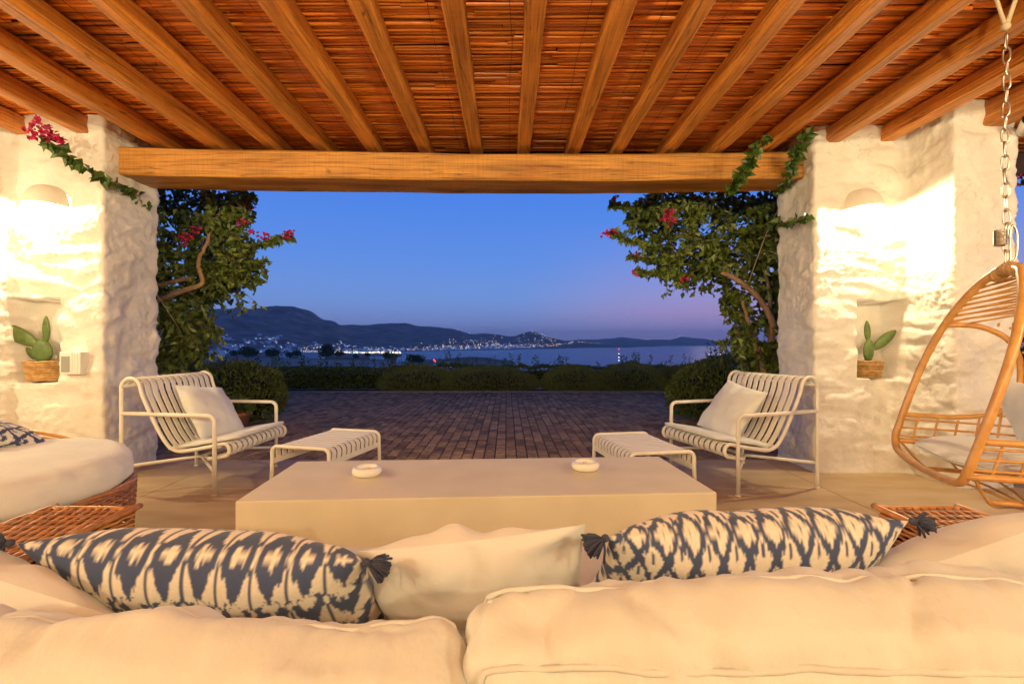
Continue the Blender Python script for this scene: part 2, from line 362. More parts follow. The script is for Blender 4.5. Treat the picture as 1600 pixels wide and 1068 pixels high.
m_sea = bpy.data.materials.new('sea_water'); m_sea.use_nodes = True; t = m_sea.node_tree; p = t.nodes['Principled BSDF']
p.inputs['Base Color'].default_value = (.008, .06, .22, 1); p.inputs['Roughness'].default_value = .22; p.inputs['IOR'].default_value = 1.25; p.inputs['Specular IOR Level'].default_value = .3
tcn = N(t, 'ShaderNodeTexCoord'); mp = N(t, 'ShaderNodeMapping'); mp.inputs['Scale'].default_value = (.012, .03, 1); t.links.new(tcn.outputs['Object'], mp.inputs[0])
nz = N(t, 'ShaderNodeTexNoise'); nz.inputs['Scale'].default_value = 1; nz.inputs['Detail'].default_value = 9; t.links.new(mp.outputs[0], nz.inputs[0])
bp = N(t, 'ShaderNodeBump'); bp.inputs['Strength'].default_value = 1.0; bp.inputs['Distance'].default_value = 12; t.links.new(nz.outputs[0], bp.inputs['Height']); t.links.new(bp.outputs[0], p.inputs['Normal'])
tag(obj('sea', [(-26000, 200, SEA), (26000, 200, SEA), (26000, 24000, SEA), (-26000, 24000, SEA)], [(0, 1, 2, 3)], m_sea), kind='structure')

# dry pale field on the plain
fv = []; ff = []; nn_ = 40; mm_ = 24
for i in range(nn_ + 1):
    for j in range(mm_ + 1):
        px = 372 + 262 * i / nn_; D = 175 + (470 - 175) * j / mm_ + 12 * math.sin(i * .5); fv.append(((px - CX) / F * D, D, terrain_z(px, D) + .5))
for i in range(nn_):
    for j in range(mm_): ff.append((i * (mm_ + 1) + j, (i + 1) * (mm_ + 1) + j, (i + 1) * (mm_ + 1) + j + 1, i * (mm_ + 1) + j + 1))
tag(obj('dry_field', fv, ff, mat('straw_field', (.42, .30, .22), .95, (.62, .47, .36), .05, detail=7, spec=.1), smooth=True), kind='structure')
# small headland with a few lights on the right
hv = []; hf = []
nn_ = 40; mm_ = 10
for i in range(nn_ + 1):
    for j in range(mm_ + 1):
        u = i / nn_; v = j / mm_
        px = 1078 + u * 330; D = 1960 + (v - .5) * 190 * min(1, u * 3.2)
        hgt = (math.sin(math.pi * v) ** .6) * (1.5 + 8 * min(1, u * 2.2) + 5 * fbm((px * .05, D * .01, 9), 3)) - 2.0
        hv.append(((px - CX) / F * D, D, SEA + hgt))
for i in range(nn_):
    for j in range(mm_): hf.append((i * (mm_ + 1) + j, (i + 1) * (mm_ + 1) + j, (i + 1) * (mm_ + 1) + j + 1, i * (mm_ + 1) + j + 1))
tag(obj('headland', hv, hf, m_terr, smooth=True), kind='structure')

# ---------------------------------------------------------------- veranda floor
fl = empty('floor'); tag(fl, kind='structure')
fb = MB(); fb.box(-4.6, 4.6, -2.1, 4.16, -.4, -.012); fb.build('floor_bed', m_mortar, fl, False)
xs = [-4.6, -3.55, -2.4, -1.25, -.1, 1.05, 2.2, 3.35, 4.6]; ys = [-2.1, -.95, .2, 1.35, 2.5, 3.33, 4.15]
for i in range(len(xs) - 1):
    for j in range(len(ys) - 1):
        b_ = MB(); b_.bevbox(xs[i] + .0025, xs[i + 1] - .0025, ys[j] + .0025, ys[j + 1] - .0025, -.05, 0, .002, 1); b_.build('floor_slab', m_cement, fl, False)

# ---------------------------------------------------------------- courtyard paving
pv = empty('courtyard_paving'); tag(pv, kind='structure')
pb = MB(); pb.box(-6, 6.5, 4.16, 10.75, -.35, -.016); pb.build('paving_bed', m_mortar, pv, False)
pw = .098; bricks = []
for c in range(int(11.5 / pw)):
    x = -5.4 + c * pw; y = 4.165 + rng.random() * .02
    off = rng.random() * .18; first = True
    while y < 9.97:
        L = rng.choice([.1, .14, .2, .2, .2, .24]);
        if first: L = .05 + off; first = False
        L = min(L, 10.0 - y)
        if L > .04: bricks.append((x + pw / 2, y + L / 2, pw - .009, L - .009))
        y += L
def vis(bk):
    px = CX + bk[0] * F / bk[1]; py = HY + F / bk[1]
    return (425 < px < 1060 and py < 722) or (620 < px < 900 and py < 715)
order = sorted(range(len(bricks)), key=lambda i: (not vis(bricks[i]), bricks[i][1] + .15 * abs(bricks[i][0])))
pvmesh = {}
stuffp = MB()
def pav(bm_, x, y, w, l, z):
    a = .006
    v = [(x - w / 2, y - l / 2, -.03), (x + w / 2, y - l / 2, -.03), (x + w / 2, y + l / 2, -.03), (x - w / 2, y + l / 2, -.03),
         (x - w / 2, y - l / 2, z - a), (x + w / 2, y - l / 2, z - a), (x + w / 2, y + l / 2, z - a), (x - w / 2, y + l / 2, z - a),
         (x - w / 2 + a, y - l / 2 + a, z), (x + w / 2 - a, y - l / 2 + a, z), (x + w / 2 - a, y + l / 2 - a, z), (x - w / 2 + a, y + l / 2 - a, z)]
    f = [(0, 1, 5, 4), (1, 2, 6, 5), (2, 3, 7, 6), (3, 0, 4, 7), (4, 5, 9, 8), (5, 6, 10, 9), (6, 7, 11, 10), (7, 4, 8, 11), (8, 9, 10, 11)]
    bm_.add(v, f)
for k, i in enumerate(order):
    x, y, w, l = bricks[i]; z = -.002 - rng.random() * .004
    if k < 300:
        key = round(l, 3)
        if key not in pvmesh:
            q = MB(); pav(q, 0, 0, w, l, 0); o = q.build('paver', m_paver, pv, False); pvmesh[key] = o.data
        else:
            o = bpy.data.objects.new('paver', pvmesh[key]); col.objects.link(o); o.parent = pv
        o.location = (x, y, z); o.rotation_euler = (rng.uniform(-.008, .008), rng.uniform(-.012, .012), rng.uniform(-.008, .008))
    else: pav(stuffp, x, y, w, l, z)
stuffp.build('far_pavers', m_paver, pv, False, 'stuff')
kb = MB()
for k in range(14):
    kb = MB(); kb.bevbox(-5.4 + k * .82, -5.4 + k * .82 + .81, 10.01, 10.09, -.2, .015, .012, 2); kb.build('kerb_stone', m_stonekerb, pv, False)

# ---------------------------------------------------------------- plastered pillars and walls
def stone_relief(p):
    """rubble stone under many coats of limewash"""
    q = Vector((p.x * 2.0, p.y * 2.0, p.z * 4.4)); q += Vector((fbm(q * .8, 2), fbm(q * .8 + Vector((9, 3, 1)), 2), fbm(q * .8 + Vector((4, 8, 2)), 2))) * .30
    d, _ = noise.voronoi(q, distance_metric='DISTANCE', exponent=2.5)
    e = min((d[1] - d[0]) * 2.4, 1.0); e = e * e * (3 - 2 * e)
    reg = max(0, min(1, .5 + .9 * noise.noise(p * 1.3 + Vector((5, 5, 5)))))
    led = fbm(Vector((p.x * 1.7, p.y * 1.7, p.z * 6.5 + 1.5 * noise.noise(p * 1.4))), 3)
    rough = max(0, noise.noise(p * 3.1 + Vector((2, 7, 1))) + .15)
    return (e - .7) * .022 * (.25 + reg) + led * .020 + abs(fbm(p * 8, 3)) * .013 + rough * (abs(fbm(p * 20, 3)) * .028 + fbm(p * 42, 2) * .006)
def pillar(name, path, z0, z1, niche, step=.011, label='', corner=.035, seed=0):
    """path: plan polyline, outside lies to the right of travel; niche=(seg, x0, x1, z0, z1, depth)"""
    pts = [Vector((a, b_)) for a, b_ in path]; plan = []
    for i in range(len(pts) - 1):
        a, b_ = pts[i], pts[i + 1]; d = (b_ - a); L = d.length; d /= L; nrm = Vector((d.y, -d.x))
        s0 = corner if i > 0 else 0; s1 = L - (corner if i < len(pts) - 2 else 0)
        n = max(2, int((s1 - s0) / (step if i in niche[5] else step * 1.6)))
        for k in range(n + 1): plan.append((a + d * (s0 + (s1 - s0) * k / n), nrm, i))
        if i < len(pts) - 2:
            d2 = (pts[i + 2] - b_).normalized(); n2 = Vector((d2.y, -d2.x))
            pa = b_ - d * corner; pc = b_ + d2 * corner
            for k in range(1, 4):
                t = k / 4; q = pa * (1 - t) ** 2 + b_ * 2 * t * (1 - t) + pc * t * t
                plan.append((q, (nrm * (1 - t) + n2 * t).normalized(), -1))
    nz_ = int((z1 - z0) / step); V = []; Fc = []
    seg, nx0, nx1, nz0, nz1 = niche[0], niche[1], niche[2], niche[3], niche[4]
    for k in range(nz_ + 1):
        z = z0 + (z1 - z0) * k / nz_
        for (q, nr, i) in plan:
            p = Vector((q.x, q.y, z)); w = stone_relief(p)
            if i == seg:
                jx = .012 * noise.noise(Vector((1, z * 7, seed))); jz = .012 * noise.noise(Vector((p.x * 7, 4, seed)))
                if nx0 + jx < p.x < nx1 + jx and nz0 + jz < z < nz1 + jz: w = -.21 + w * .25
            V.append((p.x + nr.x * w, p.y + nr.y * w, z + noise.noise(p * 9) * .003))
    m = len(plan)
    for k in range(nz_):
        for i in range(m - 1): Fc.append((k * m + i, k * m + i + 1, (k + 1) * m + i + 1, (k + 1) * m + i))
    o = obj(name, V, Fc, m_plaster, None, True)
    return o
LP = pillar('stone_pillar', [(-4.5, 3.12), (-3.76, 3.12), (-3.735, 3.56), (-3.0, 3.57), (-2.99, 4.13), (-4.6, 4.13)], -.02, 2.70, (2, -3.69, -3.325, .715, 1.335, (1, 2, 3)))
tag(LP, 'whitewashed stone pillar with niche holding the three-armed cactus whose pad leans out, and wall box', 'pillar')
RP = pillar('stone_pillar', [(2.40, 4.25), (2.387, 3.73), (3.11, 3.73), (3.115, 3.34), (3.56, 3.33), (3.60, 4.25)][::1], -.02, 2.70, (1, 2.725, 3.085, .726, 1.335, (0, 1, 2, 3)), seed=5)
tag(RP, 'whitewashed stepped stone pillar beside the hanging chair, with niche and wall lamp', 'pillar')

bw = MB(); bw.box(-4.6, 4.6, -2.35, -2.1, -.05, 2.72)
tag(bw.build('back_wall', mat('ochre_plaster', (.52, .43, .34), .9, bump=.3), None, False), kind='structure')
lw = MB(); lw.box(-4.75, -4.5, -2.1, 3.3, -.05, 2.72)
tag(lw.build('side_wall', m_plaster, None, False), kind='structure')
lw = MB(); lw.box(4.3, 4.6, -2.1, .4, -.05, 2.72)
tag(lw.build('side_wall', m_plaster, None, False), kind='structure')

# ---------------------------------------------------------------- roof: beam, rafters, reeds
roof = empty('veranda_roof', (0, 0, 0)); tag(roof, 'timber veranda roof of honey brown rafters, big sagging beam and reed matting', 'roof')
def hewn(name, length, w, h, mat_, seed, axis='Y', sag=0, nseg=70, wob=.006, ch=.012):
    V = []; Fc = []
    sec = [(-w / 2 + ch, -h / 2), (w / 2 - ch, -h / 2), (w / 2, -h / 2 + ch), (w / 2, h / 2 - ch), (w / 2 - ch, h / 2), (-w / 2 + ch, h / 2), (-w / 2, h / 2 - ch), (-w / 2, -h / 2 + ch)]
    for i in range(nseg + 1):
        s = i / nseg; y = (s - .5) * length
        cx_ = noise.noise(Vector((y * .6, seed, 0))) * wob * 2; cz = noise.noise(Vector((y * .6, seed, 7))) * wob - sag * (1 - (2 * s - 1) ** 2)
        for k, (a, b_) in enumerate(sec):
            j1 = noise.noise(Vector((y * 2.2, seed * 3.1, k * 1.7))) * wob; j2 = noise.noise(Vector((y * 2.2, seed * 3.1 + 50, k * 1.7))) * wob
            V.append((a + cx_ + j1, y, b_ + cz + j2) if axis == 'Y' else (y, a + cx_ + j1, b_ + cz + j2))
    for i in range(nseg):
        for k in range(8):
            q = (i * 8 + k, i * 8 + (k + 1) % 8, (i + 1) * 8 + (k + 1) % 8, (i + 1) * 8 + k); Fc.append(q if axis == 'Y' else q[::-1])
    Fc.append(tuple(range(8))); Fc.append(tuple(nseg * 8 + k for k in range(7, -1, -1)))
    o = obj(name, V, Fc, mat_, roof, False); return o
bm_o = hewn('beam', 5.62, .36, .215, m_beam, 3, 'X', sag=.035, nseg=120, wob=.006, ch=.014)
bm_o.location = (-.31, 3.965, 2.435); bm_o.rotation_euler = (0, -R(.25), R(1.75))
rx = [-4.05, -3.62, -3.17, -2.745, -2.31, -1.885, -1.505, -1.085, -.67, -.26, .135, .545, .925, 1.34, 1.715, 2.11, 2.54, 2.95]
for k, x in enumerate(rx):
    yend = 3.66 if x < -3.05 else (3.82 if x > 2.4 else 4.22)
    L = yend + 2.1; w = .098 + rng.uniform(-.006, .01)
    o = hewn('rafter', L, w, .125, m_rafter, 11 + k * 2.3, 'Y', nseg=60, wob=.007, ch=rng.uniform(.006, .018))
    o.location = (x, yend - L / 2, 2.625 + rng.uniform(-.006, .006)); o.rotation_euler = (0, rng.uniform(-.03, .03), rng.uniform(-.004, .004))
o = hewn('edge_beam', 5.4, .16, .17, m_rafter, 77, 'Y', nseg=60); o.location = (3.40, .70, 2.60)
rb = MB(); rb.box(-4.7, 4.7, -2.3, 4.3, 2.745, 2.95); rb.build('roof_deck', m_roofboard, roof, False)
rb = MB(); rb.box(-4.7, 4.7, 4.3, 4.36, 2.52, 2.96); rb.build('fascia_board', m_roofboard, roof, False)
rm = MB(); y = -1.2
while y < 4.27:
    r_ = rng.choice([.0085, .0095, .0105, .0115, .014]); x = -4.6 + rng.random()
    while x < 4.5:
        L = rng.uniform(1.2, 2.6); x2 = min(x + L, 4.6); n = max(3, int((x2 - x) / .22)); pts = []
        sd_ = rng.random() * 99; dz = rng.uniform(-.004, .006)
        for i in range(n + 1):
            xx = x + (x2 - x) * i / n
            pts.append((xx, y + noise.noise(Vector((xx * 1.6, sd_, 0))) * .010, 2.712 + dz + noise.noise(Vector((xx * 1.3, sd_, 5))) * .008))
        rm.tube(pts, [r_ * (1 - .2 * i / n) for i in range(n + 1)], 8, cap=True); x = x2 + rng.uniform(-.02, .01)
    y += r_ * 2.06
rm.build('reed_matting', m_reed, roof, True, 'stuff')
tw = MB()
for k in range(len(rx) - 1):
    for q in range(1):
        x = rx[k] + (rx[k + 1] - rx[k]) * rng.choice([.3, .5, .72]) + rng.uniform(-.03, .03); pts = []
        for i in range(120):
            yy = -1 + i * .044; pts.append((x + noise.noise(Vector((yy * 2, k, q))) * .02, yy, 2.698 + .0045 * math.sin(yy * 140 + k)))
        tw.tube(pts, .0013, 3, cap=False)
tw.build('tie_wires', m_reedtie, roof, True, 'stuff')

# ---------------------------------------------------------------- wall lamps
def wall_lamp(loc, facing, power, label, tilt=0, group=None, size=1.0):
    t_ = empty('wall_lamp', loc, facing); t_.rotation_euler = (0, tilt, facing); tag(t_, label, 'lamp', group)
    # local: wall plane at y=0, lamp sticks out towards -y, open below
    V = []; Fc = []; n = 24; m = 10; a_, b_, c_ = .145 * size, .17 * size, .155 * size
    for sh in (1.0, .93):
        for j in range(m + 1):
            th = math.pi / 2 * j / m; rr = math.cos(th) ** .8; zz = c_ * math.sin(th) ** 1.1 * (1 if sh == 1 else .95)
            for i in range(n + 1):
                ph = math.pi + math.pi * i / n
                V.append((a_ * sh * rr * math.cos(ph), b_ * sh * rr * math.sin(ph) - (0 if sh == 1 else .002), zz))
    k = n + 1
    for s in range(2):
        base = s * (m + 1) * k
        for j in range(m):
            for i in range(n):
                q = (base + j * k + i, base + j * k + i + 1, base + (j + 1) * k + i + 1, base + (j + 1) * k + i); Fc.append(q if s == 0 else q[::-1])
    o2 = (m + 1) * k
    for i in range(n): Fc.append((i, o2 + i, o2 + i + 1, i + 1))
    obj('lamp_shade', V, Fc, m_shade, t_, True)
    bb = MB(); bb.ball((0, -.075, .055), .024, .024, .030, 14, 8); bb.build('bulb', m_bulb, t_)
    hb = MB(); hb.tube([(0, -.075, .08), (0, -.075, .125)], .017, 10); hb.build('bulb_socket', m_plastic, t_)
    ld = bpy.data.lights.new('lamp_light', 'POINT'); ld.energy = power; ld.color = WARM; ld.shadow_soft_size = .03
    lo = bpy.data.objects.new('lamp_light', ld); col.objects.link(lo); lo.parent = t_; lo.location = (0, -.085, -.01)
    return t_
wall_lamp((-3.40, 3.575, 2.02), 0, LAMP_W, 'lit half-dome wall lamp under the pink flower spray on whitewashed pillar', .05)
wall_lamp((2.745, 3.735, 2.04), 0, LAMP_W, 'lit half-dome wall lamp on the stepped pillar near the hanging chair', -.06)
for x in (-1.9, 1.9):
    wall_lamp((x, -2.095, 2.15), math.pi, BACK_W, 'lit half-dome wall lamp shining down the back wall behind the sofa', 0, 'lamps on the back wall')
for x in (-3.1, 0, 3.1):  # out-of-view uplights, added to lift the ceiling brightness
    wall_lamp((x, -2.095, 1.95), math.pi, UP_FILL_W, 'unseen half-bowl uplight added to brighten the roof from the back wall', math.pi, 'added uplights on the back wall')
wall_lamp((-4.495, 1.1, 2.1), R(90), SIDE_FILL_W, 'unseen half-dome fill lamp added on the side wall beyond the round daybed')  # added fill lamp out of view, warms the table and floor
wall_lamp((4.295, -.25, 2.1), R(-90), SIDE_FILL_W, 'unseen half-dome fill lamp added on the side wall behind the hanging chair')  # its added counterpart on the opposite side, also out of view

# ---------------------------------------------------------------- cloth things
def pillow_mesh(w, h, t, nx, ny, seed, wr=.008, pinch=.06, power=2.6):
    """two-sided pillow in local XZ plane (thickness along Y); returns verts, faces, uv (front)"""
    U = np.linspace(-1, 1, nx); Vv = np.linspace(-1, 1, ny); V = []; Fc = []; uv = []
    for side in (-1, 1):
        for v in Vv:
            for u in U:
                prof = max(0, (1 - abs(u) ** power)) ** .55 * max(0, (1 - abs(v) ** power)) ** .55
                x = u * w / 2 * (1 - pinch * (1 - v * v)); z = v * h / 2 * (1 - pinch * (1 - u * u) * 1.2)
                q = Vector((x * 5 + seed, z * 5, side * 3 + seed))
                edge = max(abs(u), abs(v)) ** 3
                wrk = fbm(q, 3) * wr + wr * 1.1 * edge * math.sin((math.atan2(v, u) * 7) + 3 * noise.noise(q)) * (1 - edge * .6)
                y = side * (t / 2 * prof + (wrk if prof > .02 else 0) * min(1, prof * 3))
                V.append((x, y, z)); uv.append((u * .5 + .5, v * .5 + .5))
    n = nx * ny
    for s in range(2):
        for j in range(ny - 1):
            for i in range(nx - 1):
                q = (s * n + j * nx + i, s * n + j * nx + i + 1, s * n + (j + 1) * nx + i + 1, s * n + (j + 1) * nx + i); Fc.append(q if s == 0 else q[::-1])
    return V, Fc, uv
def set_colors(o, cols):
    ca = o.data.color_attributes.new('print', 'FLOAT_COLOR', 'POINT'); ca.data.foreach_set('color', np.asarray(cols, dtype=np.float32).ravel())
m_ikat = mat('ikat_cotton', (.8, .75, .68), .92, bump=.2, bscale=420, sheen=.1, spec=.1, bdist=.001)
t = m_ikat.node_tree; at = N(t, 'ShaderNodeAttribute', attribute_name='print'); t.links.new(at.outputs['Color'], t.nodes['Principled BSDF'].inputs['Base Color'])
CREAM = np.array((.78, .73, .64, 1)); NAVY = np.array((.055, .078, .165, 1))
def ikat(u, v, style, seed, reps):
    """u, v arrays 0..1 -> navy mask; woven threads run along v so outlines are jagged along v"""
    r = np.random.default_rng(seed); th = np.floor(u * reps * 9).astype(int); jit = r.normal(0, 1, th.max() + 2)[th]
    jit2 = r.normal(0, 1, int(reps * 30) + 3)[np.floor(u * reps * 30).astype(int)]
    x = (u * reps) % 1.0 - .5; c = np.floor(u * reps)
    if style == 0:      # ogee chain of diamonds
        y = v * 4.4 + .045 * jit + .022 * jit2 + .1
        w1 = .5 * np.abs(((y) % 1.0) * 2 - 1) ** .85               # 0..0.5
        d1 = np.abs(np.abs(x) - w1); k = d1 < .135
        y2 = (y + .5) % 1.0
        k |= (np.abs(x) < .05) & (((y) % 1.0 < .30) & ((y) % 1.0 > .02)) & (w1 > .25)
        k |= (np.abs(np.abs(x) - .5) < .05) & (y2 < .26)
        k &= ~((np.abs(np.abs(x) - .5) < .03) & (y2 > .86))
    else:               # tall paired leaves over small drops
        y = v * 4.6 + .55 + .050 * jit + .024 * jit2
        yy = y % 1.0; xb = .5 - np.abs(x)                          # distance from the column seam
        tt = np.clip((yy - .27) / .73, 0, 1)
        leaf = np.where(yy > .27, .47 * np.clip(tt * 6 + .3, 0, 1) * (1 - tt) ** .75 + .02, 0)
        drop = np.where(yy < .36, .25 * np.sin(np.pi * np.clip(yy / .36, 0, 1)) ** .7, 0)
        small = np.where(yy < .24, .085 * np.sin(np.pi * np.clip(yy / .24, 0, 1)) ** .6, 0)
        cream = ((xb < leaf) & (xb > .045)) | (np.abs(x) < drop) | (xb < small)
        k = ~cream
    return k
def ikat_pillow(name, w, h, t, seed, style, reps, loc, rot, label, tassels=()):
    nx, ny = 340, 150
    V, Fc, uv = pillow_mesh(w, h, t, nx, ny, seed, .007, .035, 3.0)
    root = empty(name, loc); root.rotation_euler = rot; tag(root, label, 'pillow')
    o = obj('pillow_cover', V, Fc, m_ikat, root, True); uv = np.array(uv)
    vv = np.linspace(-1, 1, 801); yy_ = t / 2 * np.clip(1 - np.abs(vv) ** 3, 0, 1) ** .55; al = np.concatenate([[0], np.cumsum(np.hypot(np.diff(yy_), np.diff(vv) * h / 2))]); al /= al[-1]   # print follows the cloth, not the projection
    k = ikat(uv[:, 0], np.interp(uv[:, 1] * 2 - 1, vv, al), style, seed, reps)
    n2 = nrng.uniform(.92, 1.08, len(uv))[:, None]; cols = np.where(k[:, None], NAVY, CREAM) * n2; cols[:, 3] = 1
    # soften print by one thread
    c = cols.reshape(2, ny, nx, 4); c2 = c.copy(); c2[:, :, 1:-1] = c[:, :, 1:-1] * .6 + (c[:, :, :-2] + c[:, :, 2:]) * .2; set_colors(o, c2.reshape(-1, 4))
    for (sx, sz, dx, dz) in tassels:
        tm = MB(); base = Vector((sx * w / 2, 0, sz * h / 2)); d = Vector((dx, -.15, dz)).normalized()
        tm.ball(base + d * .008, .0075, n=8, m=6)
        for q in range(70):
            a = Vector((rng.gauss(0, 1), rng.gauss(0, 1), rng.gauss(0, 1))) * .30
            e = (d + a).normalized(); mid = base + d * .008 + e * .020; end = mid + (e + Vector((0, 0, -.6))).normalized() * rng.uniform(.014, .026)
            tm.tube([base + d * .012, mid, end], .0022, 4)
        tm.build('tassel', m_navy, root)
    return root
def plain_pillow(name, w, h, t, seed, loc, rot, label, wr=.012, mat_=None, pinch=.05, n=70, power=2.4):
    V, Fc, uv = pillow_mesh(w, h, t, n, n, seed, wr, pinch, power)
    o = obj(name, V, Fc, mat_ or m_pillow, None, True); o.location = loc; o.rotation_euler = rot; tag(o, label, 'pillow'); return o

def box_cushion(name, w, d, h, r, seed, bulge=(0, .03, 0), wr=.008, n=(60, 24, 30), parent=None, mat_=None, piping=True):
    """stuffed box cushion centred on the origin; bulge per axis"""
    hx, hy, hz = w / 2, d / 2, h / 2; V = []; Fc = []; idx = {}
    def put(p):
        key = (round(p[0], 5), round(p[1], 5), round(p[2], 5))
        if key in idx: return idx[key]
        u, v_, s = p; q = Vector((u * hx, v_ * hy, s * hz))
        inner = Vector((max(min(q.x, hx - r), -hx + r), max(min(q.y, hy - r), -hy + r), max(min(q.z, hz - r), -hz + r)))
        dv = q - inner; q = inner + (dv.normalized() * r if dv.length > 1e-6 else dv)
        e = lambda a: max(0, 1 - abs(a) ** 2.2)
        q.x += math.copysign(bulge[0], u) * e(v_) * e(s) * abs(u) ** 3; q.y += math.copysign(bulge[1], v_) * e(u) ** .6 * e(s) ** .8 * abs(v_) ** 3; q.z += math.copysign(bulge[2], s) * e(u) ** .6 * e(v_) * abs(s) ** 3
        nn = Vector((u ** 5, v_ ** 5, s ** 5)); nn = nn.normalized() if nn.length > 1e-6 else Vector((0, 0, 1))
        # creases run away from the edges; long soft dents elsewhere
        wv = fbm(Vector((q.x * 3.2 + seed, q.y * 5, q.z * 5)), 3) * wr * 1.3
        cr = noise.noise(Vector((q.x * 11 + seed + 2.2 * noise.noise(q * 4), q.z * 2.2 + q.y * 2, seed)))
        cr2 = noise.noise(Vector((q.x * 24 + q.z * 9 + seed, q.z * 3 - q.y * 4, seed + 4)))
        wv -= max(0, abs(cr) - .12) * wr * .8; wv += (abs(cr2) - .2) * wr * .8; wv -= max(0, .09 - abs(noise.noise(Vector((q.x * 5 + q.z * 3.5 + seed, q.z * 4 - q.x * 2, q.y * 3))))) * wr * 4.5
        q += nn * wv; idx[key] = len(V); V.append(q); return idx[key]
    def face(ax, sg, na, nb):
        for i in range(na):
            for j in range(nb):
                c = []
                for (a, b_) in ((i, j), (i + 1, j), (i + 1, j + 1), (i, j + 1)):
                    A = -1 + 2 * a / na; B = -1 + 2 * b_ / nb
                    c.append(put({0: (sg, A, B), 1: (A, sg, B), 2: (A, B, sg)}[ax]))
                flip = (sg < 0) ^ (ax == 1)
                Fc.append(tuple(c[::-1]) if flip else tuple(c))
    nx, ny, nz_ = n
    for sg in (-1, 1): face(0, sg, ny, nz_); face(1, sg, nx, nz_); face(2, sg, nx, ny)
    o = obj(name, V, Fc, mat_ or m_fabric, parent, True)
    if piping:
        for sgy in (-1, 1):
            loop = []
            k = r * .30
            for i in range(41): loop.append((-1 + 2 * i / 40, 1))
            for i in range(1, 17): loop.append((1, 1 - 2 * i / 16))
            for i in range(1, 41): loop.append((1 - 2 * i / 40, -1))
            for i in range(1, 16): loop.append((-1, -1 + 2 * i / 16))
            pts = []
            for (u, s) in loop:
                iv = put((round(u, 6), sgy, s)) if False else None
                x = u * (hx - k); z = s * (hz - k)
                if abs(u) > .93 and abs(s) > .86: x *= .985; z *= .985
                pts.append(Vector((x, sgy * (hy - k), z)))
            # snap to the nearest cushion vertex
            arr = np.array([tuple(v) for v in V]); out = []
            for q in pts:
                j = int(np.argmin(((arr - np.array(q)) ** 2).sum(1))); vq = V[j]; out.append(q * .1 + vq * .9 + (vq - Vector((vq.x, 0, 0))).normalized() * .001)
            pm = MB(); pm.tube(smooth_path(out, 2, True), .0042, 6, closed=True); pm.build('piping', mat_ or m_fabric, o)
    return o

# ---------------------------------------------------------------- sofa
def woven_flat(mb, x0, x1, y0, y1, z, pitch=.011, r=.0042, cross=.035):
    nx = int((x1 - x0) / pitch); ns = int((y1 - y0) / cross)
    for i in range(nx + 1):
        x = x0 + pitch * i; pts = []
        for k in range(ns * 2 + 1):
            yy = y0 + (y1 - y0) * k / (ns * 2); pts.append((x + rng.uniform(-.001, .001), yy, z + r * .9 * math.cos(math.pi * (k / 2 + i)) ))
        mb.tube(pts, r, 5, cap=False)
def woven_wall(mb, pa, pb_, z0, z1, pitch=.012, r=.005, cross=.03, out=None):
    pa = Vector(pa); pb_ = Vector(pb_); d = pb_ - pa; L = d.length; d.normalize(); o = out or Vector((d.y, -d.x, 0)); n = int(L / cross)
    for i in range(int((z1 - z0) / pitch) + 1):
        mb.tube([pa + d * L * k / n + o * r * .9 * (1 if (k + i) % 2 else -1) + Vector((0, 0, z0 + i * pitch - pa.z * 0)) for k in range(n + 1)], r, 4, cap=False)
sofa = empty('sofa', (0, .9, 0)); tag(sofa, 'long wicker sofa with cream canvas seat and back cushions', 'sofa')
def in_sofa(o):
    o.parent = sofa; o.matrix_parent_inverse = Matrix.Translation((0, -.9, 0)); return o
fr = MB(); fr.bevbox(-1.27, 1.27, .42, 1.42, .04, .24, .01); fr.bevbox(-1.25, -1.045, .44, 1.30, .24, .535, .01); fr.bevbox(1.045, 1.25, .44, 1.30, .24, .535, .01); fr.bevbox(-1.04, 1.04, .44, .50, .24, .50, .01)
in_sofa(fr.build('inner_frame', m_wickdark, None, False))
for s in (-1, 1):
    am = MB(); x0, x1 = (1.03, 1.265)
    a0, a1 = (x0, x1) if s > 0 else (-x1, -x0)
    woven_flat(am, a0 + .006, a1 - .006, .42, 1.315, .546)
    for (p_, q_) in (((a0, .42), (a0, 1.32)), ((a0, 1.32), (a1, 1.32)), ((a1, 1.32), (a1, .42))):
        woven_wall(am, (p_[0], p_[1], 0), (q_[0], q_[1], 0), .05, .53)
    o = in_sofa(am.build('arm_weave', m_wicker, None, True, 'stuff'))
    rim = MB(); rim.tube(smooth_path([(a0, .42, .545), (a0, 1.27, .545), (a0 + .03, 1.32, .545), (a1 - .03, 1.32, .545), (a1, 1.27, .545), (a1, .42, .545)], 5), .0085, 8)
    in_sofa(rim.build('arm_rim', m_wicker, None))
sc1 = MB(); woven_wall(sc1, (-1.04, 1.43, 0), (1.04, 1.43, 0), .05, .24, out=Vector((0, 1, 0))); in_sofa(sc1.build('front_weave', m_wicker, None, True, 'stuff'))
for (x0, x1) in ((-1.035, -.052), (-.048, 1.035)):
    o = box_cushion('seat_cushion', x1 - x0, .80, .17, .05, x0 * 3, (0.01, .01, .015), .006, (40, 30, 12)); o.location = ((x0 + x1) / 2, 1.03, .325); in_sofa(o)
bl = box_cushion('back_cushion', 1.10, .14, .50, .045, 3.7, (.015, .060, .015), .016, (110, 26, 50)); bl.location = (-.605, .655, .385); bl.rotation_euler = (R(16), R(.4), R(-1)); in_sofa(bl)
br = box_cushion('back_cushion', 1.14, .14, .52, .045, 8.1, (.015, .070, .012), .017, (110, 26, 50)); br.location = (.515, .72, .425); br.rotation_euler = (R(27), R(.5), R(.6)); in_sofa(br)

